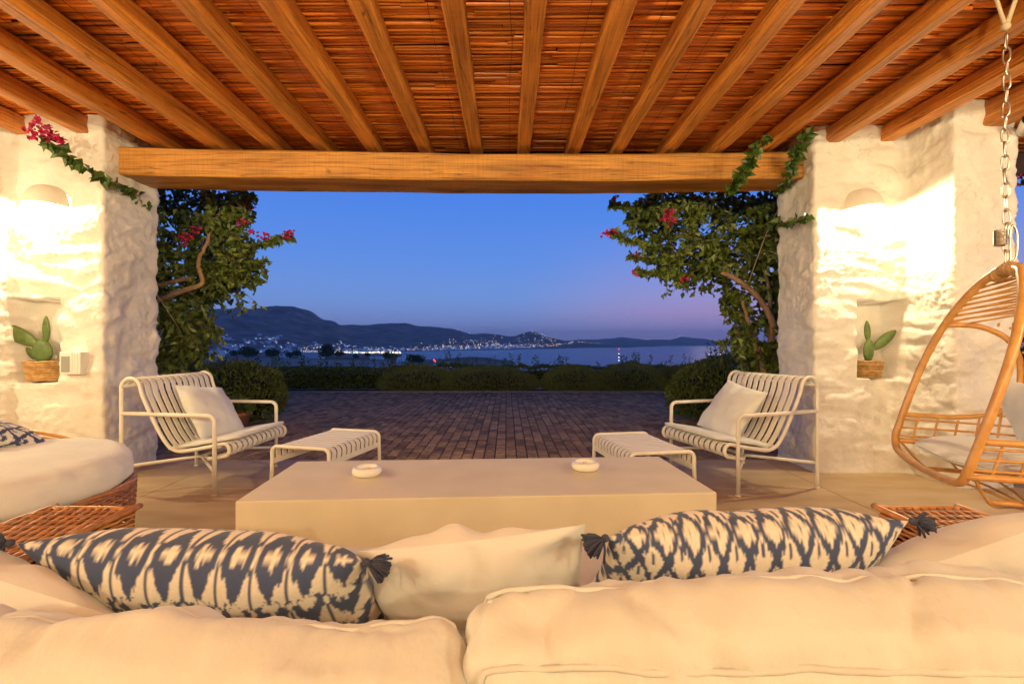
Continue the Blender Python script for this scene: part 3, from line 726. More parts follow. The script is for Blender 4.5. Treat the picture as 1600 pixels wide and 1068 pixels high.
ikat_pillow('ikat_pillow', .63, .40, .17, 4, 1, 10.0, (-.560, .985, .497), (R(46), R(1.5), R(-3)), 'long navy and cream ikat lumbar pillow with tall leaf print, near the round wicker daybed', ((-1, 1, -.9, .25), (1, 1, 1, -.4)))
ikat_pillow('ikat_pillow', .555, .41, .17, 9, 0, 11, (.462, 1.02, .522), (R(46), R(-2.2), R(2)), 'navy and cream ikat lumbar pillow with diamond chain print, near the hanging chair', ((-1, 1, -.9, -.2), (1, 1, 1, -.1)))
plain_pillow('throw_pillow', .44, .34, .14, 3, (-.055, 1.0, .485), (R(30), R(-6), R(2)), 'white cotton throw pillow lying between the two ikat pillows on the sofa', .022)
plain_pillow('throw_pillow', .42, .36, .17, 6, (.925, .99, .505), (R(42), R(-24), R(-8)), 'plump white cotton throw pillow against the woven sofa arm near the hanging chair', .012)
plain_pillow('throw_pillow', .46, .36, .18, 12, (-.90, .845, .50), (R(32), R(24), R(8)), 'creased white cotton throw pillow at the sofa end near the round daybed', .022)

# ---------------------------------------------------------------- coffee table and ashtrays
TA = R(3.4)
ct = empty('coffee_table', (-.125, 2.455, 0), TA); tag(ct, 'long low cream block coffee table carrying two ashtrays', 'table')
q = MB(); q.bevbox(-1.055, 1.055, -.35, .35, .035, .33, .006, 3); q.build('table_block', m_table, ct, False)
q = MB(); q.box(-1.0, 1.0, -.30, .30, 0, .036); q.build('plinth', m_wickdark, ct, False)
def ashtray(loc, label, rz):
    e = empty('ashtray', loc, rz); tag(e, label, 'ashtray'); q = MB()
    prof = [(.0, .008), (.042, .008), (.046, .016), (.047, .030), (.050, .040), (.057, .0455), (.066, .043), (.073, .034), (.075, .023), (.072, .011), (.064, .002), (.055, 0), (0, 0)]
    q.lathe(prof, 40); q.build('dish', m_ceramic, e); q = MB(); q.bevbox(-.007, .007, -.047, .047, .008, .034, .003); q.build('rest_bar', m_ceramic, e, False)
ashtray((P(575, 741, 2.47).x, 2.45, .331), 'round white ceramic ashtray at the table end nearer the round daybed', .1)
ashtray((P(915, 735, 2.55).x, 2.56, .331), 'round white ceramic ashtray at the table end near the hanging chair', -.1)

# ---------------------------------------------------------------- slatted lounge chairs and footstools
def lounge_chair(loc, rz, label, pillow_label, seed):
    c = empty('lounge_chair', loc, rz); tag(c, label, 'chair', 'slatted lounge chairs facing each other')
    W = .72; D0 = .34
    # side profile (u forward, z)
    prof = [(-.66, .55), (-.66, .69)] + arc((-.595, .705), .065, 180, 15, 9) + [(-.515, .66), (-.47, .56), (-.40, .42)] + [(-.345, .335), (-.30, .297), (-.235, .285)] + [(-.10, .307), (.02, .333)] + arc((.045, .296), .042, 100, -95, 9) + [(0.0, .246), (-.06, .238)]
    n = 13
    for k in range(n):
        v = -W / 2 + W * k / (n - 1)
        if k in (0, n - 1):
            q = MB(); pr = [(-.66, 0), (-.66, .3)] + prof; q.tube([(u - .0, v, z) for u, z in smooth2(pr)], .0125, 8); q.build('side_tube', m_white, c)
        else:
            q = MB(); q.strip([(u, v, z) for u, z in smooth2(prof[2:])], .041, .007, (0, 1, 0)); q.build('slat', m_white, c, False)
    for (u, z) in ((-.652, .715), (-.02, .243)):
        q = MB(); q.tube([(u, -W / 2, z), (u, W / 2, z)], .009, 8); q.build('cross_tube', m_white, c)
    for s in (-1, 1):
        v = s * (W / 2 + .022)
        q = MB(); pts = [(0, v, 0), (0, v, .46)] + [(-.045 + a, v, .482 + b_) for a, b_ in arc((0, 0), .045, 0, 90, 6)][0:] + [(-.3, v, .53), (-.66, s * W / 2, .535)]
        q.tube(pts, .0135, 10); q.build('arm_tube', m_white, c)
        for fp_ in ((0, v, 0), (-.66, s * W / 2, 0)):
            q = MB(); q.lathe([(0, 0), (.018, 0), (.018, .008), (.013, .012), (0, .012)], 12, fp_); q.build('foot', m_white, c)
        q = MB(); q.tube([(-.66, s * W / 2, .175), (-.27, s * .13, .20), (0, v, .155)], .011, 8); q.build('stretcher', m_white, c)
        q = MB(); q.tube([(0, v, .245), (-.27, s * .13, .20)], .009, 8); q.build('stretcher', m_white, c)
    q = MB(); q.tube([(-.27, -.13, .20), (-.27, .13, .20)], .011, 8); q.build('stretcher', m_white, c)
    # thin seat pad
    sp = box_cushion('seat_pad', .50, .62, .028, .012, seed, (0, 0, .006), .002, (20, 20, 4), c, m_pillow, False)
    sp.location = (-.135, 0, .331); sp.rotation_euler = (0, -R(10), 0)
    V, Fc, uv = pillow_mesh(.46, .44, .15, 60, 60, seed, .010, .05)
    o = obj('throw_pillow', V, Fc, m_pillow, None, True); tag(o, pillow_label, 'pillow')
    M = Matrix.Translation(Vector(loc)) @ Matrix.Rotation(rz, 4, 'Z') @ Matrix.Translation((-.265, -.02, .505)) @ Matrix.Rotation(R(-34), 4, 'Y') @ Matrix.Rotation(R(90), 4, 'Z') @ Matrix.Rotation(R(9), 4, 'Y')
    o.matrix_world = M
    return c
def smooth2(pr):
    p3 = smooth_path([(u, 0, z) for u, z in pr], 3); return [(p.x, p.z) for p in p3]
def at_center(cx_, cy_, rz): # front legs at u=0, rear at u=-.66
    return (cx_ + .33 * math.cos(rz), cy_ + .33 * math.sin(rz), 0)
a = R(-3); lounge_chair(at_center(-2.235, 3.56, a), a, 'cream slatted metal lounge chair beside the pillar with the flower spray', 'white square pillow on the lounge chair beside the flower-spray pillar', 21)
a = R(194); lounge_chair(at_center(1.745, 3.60, a), a, 'cream slatted metal lounge chair beside the stepped pillar and rounded shrub', 'white square pillow on the lounge chair beside the stepped pillar', 34)
def footstool(loc, rz, label, w=.42, d=.63):
    c = empty('slatted_footstool', loc, rz); tag(c, label, 'footstool', 'slatted footstools beside the table'); H = .335; r_ = .04
    half = w / 2
    prof = [(-half + .004, H - .085)] + arc((-half + r_, H - r_), r_, 180, 90, 6) + arc((half - r_, H - r_), r_, 90, 0, 6) + [(half - .004, H - .085)]
    n = 12
    for k in range(n):
        v = -d / 2 + d * k / (n - 1)
        if 0 < k < n - 1:
            q = MB(); q.strip([(u, v, z) for u, z in prof], .040, .006, (0, 1, 0)); q.build('slat', m_white, c, False)
    for s in (-1, 1):
        q = MB(); pr = [(-half - .01, 0), (-half, H - .09)] + arc((-half + r_, H - r_), r_, 180, 90, 6) + arc((half - r_, H - r_), r_, 90, 0, 6) + [(half, H - .09), (half + .01, 0)]
        q.tube([(u, s * d / 2, z) for u, z in pr], .0125, 10); q.build('leg_frame', m_white, c)
        q = MB(); q.bevbox(-.004 + s * (half - .006), .004 + s * (half - .006), -d / 2, d / 2, H - .115, H - .078, .003, 1); q.build('end_rail', m_white, c, False)
footstool((-1.25, 3.385, 0), R(-14), 'cream slatted metal footstool beside the lounge chair by the flower-spray pillar')
footstool((.90, 3.25, 0), R(9.5), 'cream slatted metal footstool beside the lounge chair by the stepped pillar')

# ---------------------------------------------------------------- round wicker daybed
db = empty('round_daybed', (-2.345, 2.02, 0)); tag(db, 'round wicker daybed with thick cream cushion and rattan back rim', 'daybed')
q = MB(); q.lathe([(0, .02), (.57, .02), (.585, .30), (0, .30)], 48); q.build('inner_drum', m_wickdark, db)
q = MB(); nst = 132
for i in range(25):
    z = .02 + i * .0128; pts = []
    for k in range(nst * 2):
        a_ = math.pi * k / nst; rr = .60 + z * .05 + .006 * (1 if ((k // 2) + i) % 2 else -1); pts.append((rr * math.cos(a_), rr * math.sin(a_), z + rng.uniform(-.001, .001)))
    q.tube(pts[::2], .0068, 5, closed=True)
q.build('drum_weave', m_wicker, db, True, 'stuff')
for i in range(3):
    q = MB(); q.tube([((.612 + .006 * math.sin(8 * a_ + i * 2.1)) * math.cos(a_), (.612 + .006 * math.sin(8 * a_ + i * 2.1)) * math.sin(a_), .345 + .009 * math.cos(8 * a_ + i * 2.1)) for a_ in [2 * math.pi * k / 120 for k in range(120)]], .0095, 7, closed=True); q.build('braided_rim', m_wicker, db)
V = []; Fc = []; n = 96; prof = []
for j in range(30):
    th = -math.pi / 2 + math.pi * j / 29; prof.append((.50 + .118 * math.cos(th) ** .75 if abs(th) < 1.57 else .50, .415 + .085 * math.sin(th) * abs(math.sin(th)) ** -.15 if abs(th) > .01 else .415))
rows = [(.62 * 0, .5)]
cush = MB()
full = [(0.02, .33)] + [(r_, z) for r_, z in prof] + [(.40, .512), (.25, .518), (.1, .520), (.001, .521)]
k = len(full)
for i in range(n):
    a_ = 2 * math.pi * i / n
    for (r_, z) in full:
        edge = min(1, max(0, (r_ - .35) / .25)); wv = edge * .013 * noise.noise(Vector((a_ * 26 + 3 * noise.noise(Vector((a_ * 3, z * 9, 1))), z * 6, 2))) + .010 * fbm(Vector((r_ * math.cos(a_) * 3, r_ * math.sin(a_) * 3, 4)), 3)
        V.append(((r_ + wv * edge) * math.cos(a_), (r_ + wv * edge) * math.sin(a_), z + wv * (1 if z > .4 else 0)))
for i in range(n):
    j = (i + 1) % n
    for s in range(k - 1): Fc.append((i * k + s, j * k + s, j * k + s + 1, i * k + s + 1))
obj('round_cushion', V, Fc, m_pillow, db, True)
for i in range(5):   # rattan hoops of the back
    hp = []; rr = .66 - .012 * i
    for s in range(31):
        a_ = R(92 + (268 - 92) * s / 30); e = math.sin(math.pi * s / 30) ** .7; hp.append((rr * math.cos(a_) * (1 + .10 * e), rr * math.sin(a_) * (1 + .1 * e), .43 + (.17 - .035 * i) * e - .012 * i))
    q = MB(); q.tube(hp, .011, 7); q.build('back_hoop', m_rattan, db)
ik = ikat_pillow('ikat_pillow', .46, .34, .14, 15, 0, 8, (-2.50, 2.16, .60), (R(62), R(10), R(-62)), 'small navy and cream ikat pillow with tassel lying on the round daybed', ((1, -1, .9, -.1),))
ik.location = (-2.52, 2.28, .585); ik.rotation_euler = (R(70), R(8), R(-12))

# ---------------------------------------------------------------- cactus pots and wall box
def cactus(loc, pr, ph, pads, label):
    e = empty('cactus_pot', loc); tag(e, label, 'potted cactus'); q = MB()
    q.lathe([(0, .0), (pr * .76, 0), (pr * .95, ph - .012), (pr * .86, ph - .012), (pr * .86, ph - .025), (0, ph - .025)], 28); q.build('pot_liner', m_wickdark, e)
    q = MB(); rows_ = int(ph / .0125)
    for i in range(rows_):
        z = .006 + i * .0125; rr = pr * (.79 + .21 * z / ph); pts = []
        for k_ in range(36): a_ = 2 * math.pi * k_ / 36; d = .0035 * (1 if (k_ + i) % 2 else -1); pts.append(((rr + d) * math.cos(a_), (rr + d) * math.sin(a_), z + .002 * math.sin(5 * a_ + i)))
        q.tube(pts, .0068, 5, closed=True)
    q.build('basket_weave', m_seagrass, e, True, 'stuff')
    for (x, y, z, w, h, th, roll, yaw) in pads:
        q = MB(); V = []; Fc = []; nu, nv = 16, 14
        for j in range(nv + 1):
            tt = j / nv; half = w / 2 * math.sin(math.pi * min(1, tt ** .8)) ** .62 * (.72 + .28 * tt) if 0 < tt < 1 else .004
            for i in range(nu):
                a_ = 2 * math.pi * i / nu; V.append((half * math.cos(a_), th / 2 * (half / (w / 2)) ** .5 * math.sin(a_) * (1 + .1 * noise.noise(Vector((i, j, 1)))), tt * h))
        for j in range(nv):
            for i in range(nu): Fc.append((j * nu + i, j * nu + (i + 1) % nu, (j + 1) * nu + (i + 1) % nu, (j + 1) * nu + i))
        q.add(V, Fc)
        for s in range(60):   # little spine cushions
            tt = rng.uniform(.1, .93); half = w / 2 * math.sin(math.pi * tt ** .8) ** .62 * (.72 + .28 * tt); xx = rng.uniform(-.85, .85) * half
            q.ball((xx, -th / 2 * (half / (w / 2)) ** .5 * math.sqrt(max(0, 1 - (xx / half) ** 2)), tt * h), .0016, n=5, m=4)
        o = q.build('cactus_pad', m_cactus, e); o.location = (x, y, z); o.rotation_euler = (R(4), R(roll), R(yaw))
cactus((P(70, 590, 3.645).x, 3.645, .722), .118, .155, [(-.005, 0, .13, .17, .19, .05, -4, 8), (-.03, -.02, .27, .135, .30, .035, -60, 5), (.012, 0, .285, .085, .205, .028, 5, -10), (-.07, 0, .16, .06, .11, .025, -35, 0)], 'prickly pear cactus with long leaning pad in seagrass pot, niche of flower-spray pillar')
cactus((P(1357, 590, 3.80).x, 3.80, .734), .095, .145, [(-.002, 0, .12, .105, .19, .045, -2, 5), (-.005, 0, .285, .062, .165, .028, -6, 0), (.03, -.005, .22, .10, .23, .03, 48, 0)], 'prickly pear cactus with two upper pads in seagrass pot, niche of stepped pillar')
wb = empty('wall_speaker', (P(114, 567, 3.53).x, 3.535, .86)); tag(wb, 'small white louvred wall speaker box beside the cactus niche', 'speaker')
q = MB(); q.bevbox(-.077, .077, -.03, .05, -.082, .082, .004); q.build('casing', m_plastic, wb, False)
q = MB(); q.bevbox(-.062, -.002, -.034, -.028, -.066, .05, .001, 1); q.build('grille', m_grey, wb, False)
for k in range(3):
    q = MB(); q.bevbox(.012 + k * .02, .018 + k * .02, -.034, -.029, -.075, .075, .001, 1); q.build('louvre', m_plastic, wb, False)

sc_ = empty('security_camera', (3.47, 3.20, 2.475)); tag(sc_, 'white bullet security camera fixed on the stepped pillar', 'security camera')
sc_.rotation_euler = (R(-6), 0, R(-38))
q = MB(); q.tube([(0, .13, 0), (0, -.05, 0)], .036, 18); q.build('housing', m_plastic, sc_)
q = MB(); q.lathe([(0, 0), (.026, 0), (.030, .006), (.036, .006)], 18); o = q.build('lens', m_black, sc_); o.rotation_euler = (R(90), 0, 0); o.location = (0, -.0525, 0)
q = MB(); q.tube([(0, .06, 0), (.0, .14, .02)], .014, 8); q.build('bracket', m_plastic, sc_)

# ---------------------------------------------------------------- hanging rattan chair
hc = empty('hanging_chair', (2.235, 2.15, .26)); tag(hc, 'honey rattan hanging egg chair with white seat cushion, hung from a chain', 'hanging chair')
fdir = Vector((-.92, .38, 0)).normalized(); sdir = Vector((.38, .92, 0)).normalized()   # forward, towards the far side
def HC(s, f, z): return sdir * s + fdir * f + Vector((0, 0, z))
Ht = 1.08
def hw(t_): # half width of the shell at relative height
    return .40 * (max(0, 1 - abs((t_ - .38) / .63) ** 2.6)) ** .6 if t_ > .38 else .40 * (1 - .10 * ((.38 - t_) / .38) ** 2)
def hf_(t_): return .36 * (1 - t_) ** .8 - .01        # rim forward
def hb(t_): return (.36 * (1 - t_) ** .8) + .46 * (max(0, 1 - abs((t_ - .36) / .66) ** 2.4)) ** .6 if t_ > .36 else (.36 * (1 - t_) ** .8) + .46
def shell(t_, a_): return HC(hw(t_) * math.sin(a_ * math.pi / 2), hf_(t_) - hb(t_) * math.cos(a_ * math.pi / 2), t_ * Ht)
T0 = .20
rim = []
ts = [1.0, .985, .95, .9, .82, .72, .6, .48, .36, .27, .225]
for t_ in ts: rim.append(shell(t_, 1))
for (s, z) in ((.36, .175), (.28, .155), (.1, .145), (-.1, .145), (-.28, .155), (-.36, .175)): rim.append(HC(s, hf_(.2) + .012 * (1 - abs(s) / .36), z * Ht))
for t_ in ts[::-1][:-1]: rim.append(shell(t_, -1))
rimp = smooth_path(rim, 5, True)
q = MB(); q.tube(rimp, .0175, 12, closed=True); q.build('opening_rim', m_rattan, hc)
WT0, WT1, WA = .33, .775, .60
def inwin(t_, a_):
    if abs(a_) < WA or not (WT0 < t_ < WT1): return False
    x = (abs(a_) - WA) / .19; y = min(t_ - WT0, WT1 - t_) / .14
    return True if (x > 1 or y > 1) else (1 - x) ** 2 + (1 - y) ** 2 < 1
for s in (-1, 1):
    pts = [(WT1, .995), (WT1, .86), (WT1 - .012, .70), (WT1 - .06, .52), (WT1 - .13, .43), (.55, .40), (.46, .405), (.39, .45), (.35, .55), (WT0, .72), (WT0, .86), (WT0, .995)]
    q = MB(); q.tube(smooth_path([shell(t_, s * (.6 + (a_ - .4) * .667)) for t_, a_ in pts], 5), .0135, 10); q.build('side_hoop', m_rattan, hc)
q = MB()
def strand(fn, lo, hi, n, r_):
    run = []
    for i in range(n + 1):
        t_, a_ = fn(lo + (hi - lo) * i / n)
        if inwin(t_, a_) or abs(a_) > 1:
            if len(run) > 1: q.tube(run, r_, 6, cap=False)
            run = []
        else: run.append(shell(t_, a_))
    if len(run) > 1: q.tube(run, r_, 6, cap=False)
for t_ in [.225, .265, .305] + [.35 + .037 * k for k in range(12)]: strand(lambda a_, t_=t_: (t_, a_), -1, 1, 60, .0055)
for k in range(27):
    a_ = -.936 + .072 * k; strand(lambda t_, a_=a_: (t_, a_), T0, .78, 40, .0055)
for k in range(9):    # crossing arches of the crown
    t_ = .79 + .0235 * k
    strand(lambda a_, t_=t_: (min(.99, t_ + .045 * (1 - abs(a_)) * (1 if a_ > 0 else -1) + .02 * math.sin(a_ * 3)), a_), -1, 1, 50, .0052)
    strand(lambda a_, t_=t_: (min(.99, t_ - .11 * (abs(a_ * .9)) ** 2 + .06), a_), -1, 1, 50, .0048)
# bowl under the seat
for k in range(15):
    a_ = -.98 + .14 * k; p0 = shell(T0, a_); c0 = HC(0, hf_(.2) - .40, 0.0)
    q.tube(smooth_path([p0, p0 * .75 + c0 * .25 + Vector((0, 0, -.075)), p0 * .4 + c0 * .6 + Vector((0, 0, -.035)), c0], 4), .006, 6, cap=False)
q.build('cane_lattice', m_rattan, hc, True, 'stuff')
for (f_, r_) in ((1.0, .014), (.72, .011)):
    q = MB(); c0 = HC(0, hf_(.2) - .40, 0)
    q.tube([c0 * (1 - f_) + shell(T0, a_) * f_ + Vector((0, 0, -.07 * (1 - f_) * 3.0)) for a_ in [-1 + 2 * i / 40 for i in range(41)]], r_, 8); q.build('seat_hoop', m_rattan, hc)
q = MB()   # binding at the crown
top = shell(.985, 1)
for i in range(16):
    a_ = -.09 + .012 * i; c0 = HC(a_, hf_(1) , Ht - abs(a_) * .28 ); q.tube([c0 + HC(0, .026 * math.cos(b_), 0) + Vector((0, 0, .026 * math.sin(b_))) for b_ in [2 * math.pi * k_ / 10 for k_ in range(10)]], .0055, 5, closed=True)
q.build('crown_binding', m_seagrass, hc)
# seat cushion following the shell
V = []; Fc = []; na, nr = 48, 8
def seat_pt(k_, rr):
    a_ = -math.pi + 2 * math.pi * k_ / na; s = .375 * math.copysign(abs(math.sin(a_)) ** .6, math.sin(a_)); f_ = hf_(.2) - .40 - .385 * math.copysign(abs(math.cos(a_)) ** .6, math.cos(a_))
    c0 = Vector((0, hf_(.2) - .40)); return c0.x * (1 - rr) + s * rr, c0.y * (1 - rr) + f_ * rr
for zt, sg in ((.285, 1), (.185, -1)):
    for j in range(nr + 1):
        rr = j / nr
        for k_ in range(na):
            s, f_ = seat_pt(k_, rr if sg > 0 else rr); z = zt - sg * (.045 * rr ** 6) + (.006 * fbm(Vector((s * 6, f_ * 6, 3)), 3) if sg > 0 else 0); V.append(HC(s, f_, z))
for l in range(2):
    o0 = l * (nr + 1) * na
    for j in range(nr):
        for k_ in range(na):
            f4 = (o0 + j * na + k_, o0 + j * na + (k_ + 1) % na, o0 + (j + 1) * na + (k_ + 1) % na, o0 + (j + 1) * na + k_); Fc.append(f4 if l else f4[::-1])
for k_ in range(na): Fc.append((nr * na + k_, nr * na + (k_ + 1) % na, (nr + 1 + nr) * na + (k_ + 1) % na, (nr + 1 + nr) * na + k_))
obj('seat_cushion', V, Fc, m_pillow, hc, True)
bp_ = Vector((2.235, 2.15, .26)) + HC(0, -.13, .40)
plain_pillow('throw_pillow', .46, .36, .16, 41, bp_, (R(-20), 0, math.atan2(fdir.y, fdir.x) - math.pi / 2), 'white pillow inside the hanging rattan chair', .01)
# chain, spring and rope
ch = empty('chain', (2.235, 2.15, 1.34)); tag(ch, 'steel chain with spring, holding up the rattan hanging chair', 'chain')
lm = MB(); lp = []
for i in range(24):
    a_ = 2 * math.pi * i / 24; lp.append((.0115 * math.cos(a_), 0, .0235 * math.sin(a_) + (.011 if math.sin(a_) > 0 else -.011) * min(1, abs(math.sin(a_)) * 4)))
lm.tube(lp, .0042, 8, closed=True)
z = .045; first = None; k = 0; swx = lambda zz: .004 * math.sin(zz * 9)
while z < 1.06:
    if first is None: first = lm.build('chain_link', m_steel, ch); o = first
    else: o = bpy.data.objects.new('chain_link', first.data); col.objects.link(o); o.parent = ch
    o.location = (swx(z), 0, z); o.rotation_euler = (rng.uniform(-.06, .06), rng.uniform(-.05, .05), (k % 2) * math.pi / 2 + .5 + rng.uniform(-.15, .15)); z += .0605; k += 1
q = MB(); q.tube([(-.025 + .021 * math.cos(t_), .021 * math.sin(t_), .10 + .0011 * t_) for t_ in [i * .35 for i in range(180)]], .0032, 6); q.build('spring', m_steel, ch)
q = MB(); q.tube(smooth_path([(.012, 0, .02), (.045, 0, .05), (.05, 0, .15), (.03, 0, .19), (.018, 0, .15), (.02, 0, .05)], 5, True), .0048, 8, closed=True); q.build('carabiner', m_steel, ch)
rp = MB()
for s in (-1, 1):
    for d in (-.008, .008): rp.tube([(2.235 + d * .3, 2.15, 2.415), (2.235 + s * .05 + d, 2.15 + d, 2.56), (2.235 + s * .075 + d, 2.15 + d, 2.70)], .0075, 7)
rp.ball((2.235, 2.15, 2.42), .018, n=10, m=7)
tag(rp.build('rope_sling', m_rope), 'hemp rope sling tying the chain to the roof', 'rope')

# ---------------------------------------------------------------- planting
def leaf_arrays(pts, dirs, L, Wd, fold=.25, droop=.3, seed=0):
    r = np.random.default_rng(seed); n = len(pts); d = dirs / (np.linalg.norm(dirs, axis=1, keepdims=True) + 1e-9)
    d[:, 2] -= droop * r.random(n); d /= np.linalg.norm(d, axis=1, keepdims=True) + 1e-9
    rv = r.normal(size=(n, 3)); s = np.cross(d, rv); s /= np.linalg.norm(s, axis=1, keepdims=True) + 1e-9; nn = np.cross(s, d)
    Ls = (L * r.uniform(.6, 1.15, n))[:, None]; Ws = (Wd * r.uniform(.7, 1.15, n))[:, None]
    base = pts; mid = pts + d * Ls * .42; tip = pts + d * Ls + nn * Ls * -.08; l = mid + s * Ws * .5 + nn * Ws * fold; rr = mid - s * Ws * .5 + nn * Ws * fold
    V = np.stack([base, rr, tip, l], 1).reshape(-1, 3); i = np.arange(n)[:, None] * 4
    Fc = np.concatenate([i + np.array([[0, 1, 2]]), i + np.array([[0, 2, 3]])], 1).reshape(-1, 3)
    return V, Fc
def leaf_obj(name, pts, dirs, L, Wd, mat_, parent, kind='stuff', **k):
    V, Fc = leaf_arrays(np.asarray(pts, float), np.asarray(dirs, float), L, Wd, **k); o = obj(name, V, Fc, mat_, parent, False)
    if kind: o['kind'] = kind
    return o
def flower(cent, size, n, pts, dirs, r):
    for _ in range(n):
        d = Vector((r.gauss(0, 1), r.gauss(0, 1), r.gauss(.2, 1))).normalized(); q_ = Vector(cent) + d * size * r.random() ** .5
        for k_ in range(3):
            pts.append(tuple(q_)); dirs.append(tuple((d + Vector((r.gauss(0, .7), r.gauss(0, .7), r.gauss(0, .7)))).normalized()))
def bougainvillea(label, trunks, clumps, sprays, flowers, Yc, seed, leafL=.082):
    r = random.Random(seed); root = empty('bougainvillea', (trunks[0][0][0][0], trunks[0][0][0][1], 0)); loc = Vector(root.location); tag(root, label, 'tree')
    sk = []
    for (pth, r0, r1) in trunks:
        pth = smooth_path(pth, 5); n = len(pth); q = MB(); q.tube([p_ + Vector((r.gauss(0, .004), r.gauss(0, .004), 0)) - loc for p_ in pth], [r0 + (r1 - r0) * i / (n - 1) for i in range(n)], 9); q.build('trunk', m_bark, root); sk += pth
    tw_ = MB(); lp_ = []; ld_ = []
    for (c, rad, nt_, nl) in clumps:
        c = Vector(c)
        for _ in range(nt_):
            d = Vector((r.gauss(0, 1), r.gauss(0, 1.0), r.gauss(0, 1))); d.normalize(); e = c + Vector((d.x * rad, d.y * rad * 1.1, d.z * rad)) * (r.random() ** .42)
            st = min(sk, key=lambda p_: (p_ - (c * .6 + e * .4)).length); st = c * .75 + st * .25 if (st - c).length > rad * 2.5 else st
            mid = st * .45 + e * .55 + Vector((r.gauss(0, .06), r.gauss(0, .06), r.gauss(.05, .05))); path = smooth_path([st, mid, e, e + (e - mid) * .3 + Vector((0, 0, -.05))], 4)
            tp = path[len(path) // 2:]; tw_.tube([p_ - loc for p_ in tp], [.003 * (1 - .6 * i / len(tp)) for i in range(len(tp))], 4, cap=False)
            for _k in range(nl):
                f_ = r.uniform(.30, 1) * (len(path) - 1); i = min(int(f_), len(path) - 2); p_ = path[i].lerp(path[i + 1], f_ - i); tn = (path[i + 1] - path[i]).normalized()
                lp_.append(tuple(p_ - loc + Vector((r.gauss(0, .012), r.gauss(0, .012), r.gauss(0, .012))))); ld_.append(tuple(tn * .5 + Vector((r.gauss(0, .8), r.gauss(0, .8), r.gauss(-.1, .7)))))
    for path in sprays:
        path = smooth_path(path, 8)
        tw_.tube([p_ - loc for p_ in path], [.006 * (1 - .7 * i / (len(path) - 1)) for i in range(len(path))], 4, cap=False)
        for i in range(len(path) - 1):
            for _k in range(6):
                p_ = path[i].lerp(path[i + 1], r.random()); lp_.append(tuple(p_ - loc)); ld_.append((r.gauss(0, .8), r.gauss(0, .8), r.gauss(-.2, .7)))
    tw_.build('twigs', m_bark, root, True, 'stuff')
    leaf_obj('crown', lp_, ld_, leafL, leafL * .68, m_leaf, root, seed=seed)
    fp = []; fd = []
    for (c, s, n) in flowers: flower(Vector(c) - loc, s, n, fp, fd, r)
    if fp: leaf_obj('flowers', fp, fd, .036, .03, m_petal, root, seed=seed + 1)
    return root
def cl(px, py, rad, nt_=32, nl=13, Y=4.9, j=.25):
    Y = Y + rng.uniform(-j, j); return (P(px, py, Y), rad * Y / F, nt_, nl)
trL = [([P(150, 690, 4.75), P(190, 560, 4.75), P(225, 485, 4.7), P(262, 463, 4.62), P(296, 451, 4.6), P(316, 442, 4.62), P(313, 425, 4.62), P(309, 410, 4.6), P(319, 388, 4.62), P(334, 352, 4.65), P(344, 332, 4.7)], .032, .013),
       ([P(190, 560, 4.75), P(228, 462, 4.7), P(265, 441, 4.7), P(300, 435, 4.68)], .026, .018),
       ([P(205, 640, 4.8), P(262, 560, 4.9), P(290, 500, 4.95), P(300, 440, 5.0)], .02, .008)]
clL = [cl(262, 318, 40), cl(300, 340, 44, 26), cl(345, 322, 40), cl(372, 318, 22, 14), cl(285, 390, 48), cl(345, 388, 46), cl(378, 400, 30, 22), cl(262, 450, 46), cl(318, 460, 46), cl(358, 440, 36), cl(372, 425, 26, 18), cl(268, 510, 44, 40), cl(312, 512, 34), cl(262, 560, 40, 40), cl(295, 556, 26, 22), cl(345, 352, 30), cl(240, 400, 40), cl(240, 480, 40), cl(330, 420, 40, 30)]
spL = [[P(360, 400, 4.8), P(395, 386, 4.75), P(425, 377, 4.7), P(456, 369, 4.68)], [P(355, 425, 4.8), P(385, 418, 4.78), P(417, 410, 4.75)], [P(350, 330, 4.8), P(378, 318, 4.8), P(392, 300, 4.8)], [P(360, 440, 4.8), P(388, 432, 4.8), P(405, 440, 4.8)]]
flL = [(P(318, 297, 4.75), .10, 26), (P(340, 300, 4.75), .06, 12), (P(292, 374, 4.55), .06, 16), (P(396, 363, 4.7), .045, 10), (P(413, 372, 4.7), .055, 14), (P(452, 368, 4.68), .06, 18), (P(388, 322, 4.8), .04, 8), (P(305, 357, 4.6), .05, 8), (P(378, 348, 4.7), .04, 8)]
bougainvillea('bougainvillea tree with crooked bare limb behind the flower-spray pillar', trL, clL, spL, flL, 4.8, 5)
trR = [([P(1208, 655, 4.85), P(1207, 580, 4.85), P(1203, 548, 4.8), P(1208, 515, 4.75), P(1200, 487, 4.75), P(1180, 460, 4.72), P(1152, 437, 4.7), P(1128, 425, 4.7)], .042, .022),
       ([P(1200, 645, 4.85), P(1192, 570, 4.8), P(1184, 548, 4.75), P(1175, 520, 4.75), P(1165, 490, 4.75), P(1160, 470, 4.8)], .034, .014),
       ([P(1205, 500, 4.8), P(1200, 440, 4.85), P(1185, 405, 4.9), P(1180, 360, 4.95)], .02, .008)]
clR = [cl(1000, 335, 26, 18), cl(1030, 318, 32, 22), cl(1065, 318, 40), cl(1110, 318, 42), cl(1160, 318, 42), cl(1205, 322, 36), cl(1030, 375, 38, 30), cl(1075, 375, 46), cl(1125, 378, 48), cl(1172, 372, 44), cl(1210, 385, 36), cl(1045, 415, 28, 22), cl(1085, 425, 34), cl(1130, 418, 36), cl(1190, 425, 36), cl(1215, 450, 30), cl(1150, 462, 20, 16), cl(1158, 488, 18, 14), cl(1155, 530, 20, 20), cl(1175, 552, 22, 22), cl(1190, 500, 18, 12), cl(1212, 500, 20, 14), cl(1215, 550, 26, 26), cl(1200, 580, 26, 26)]
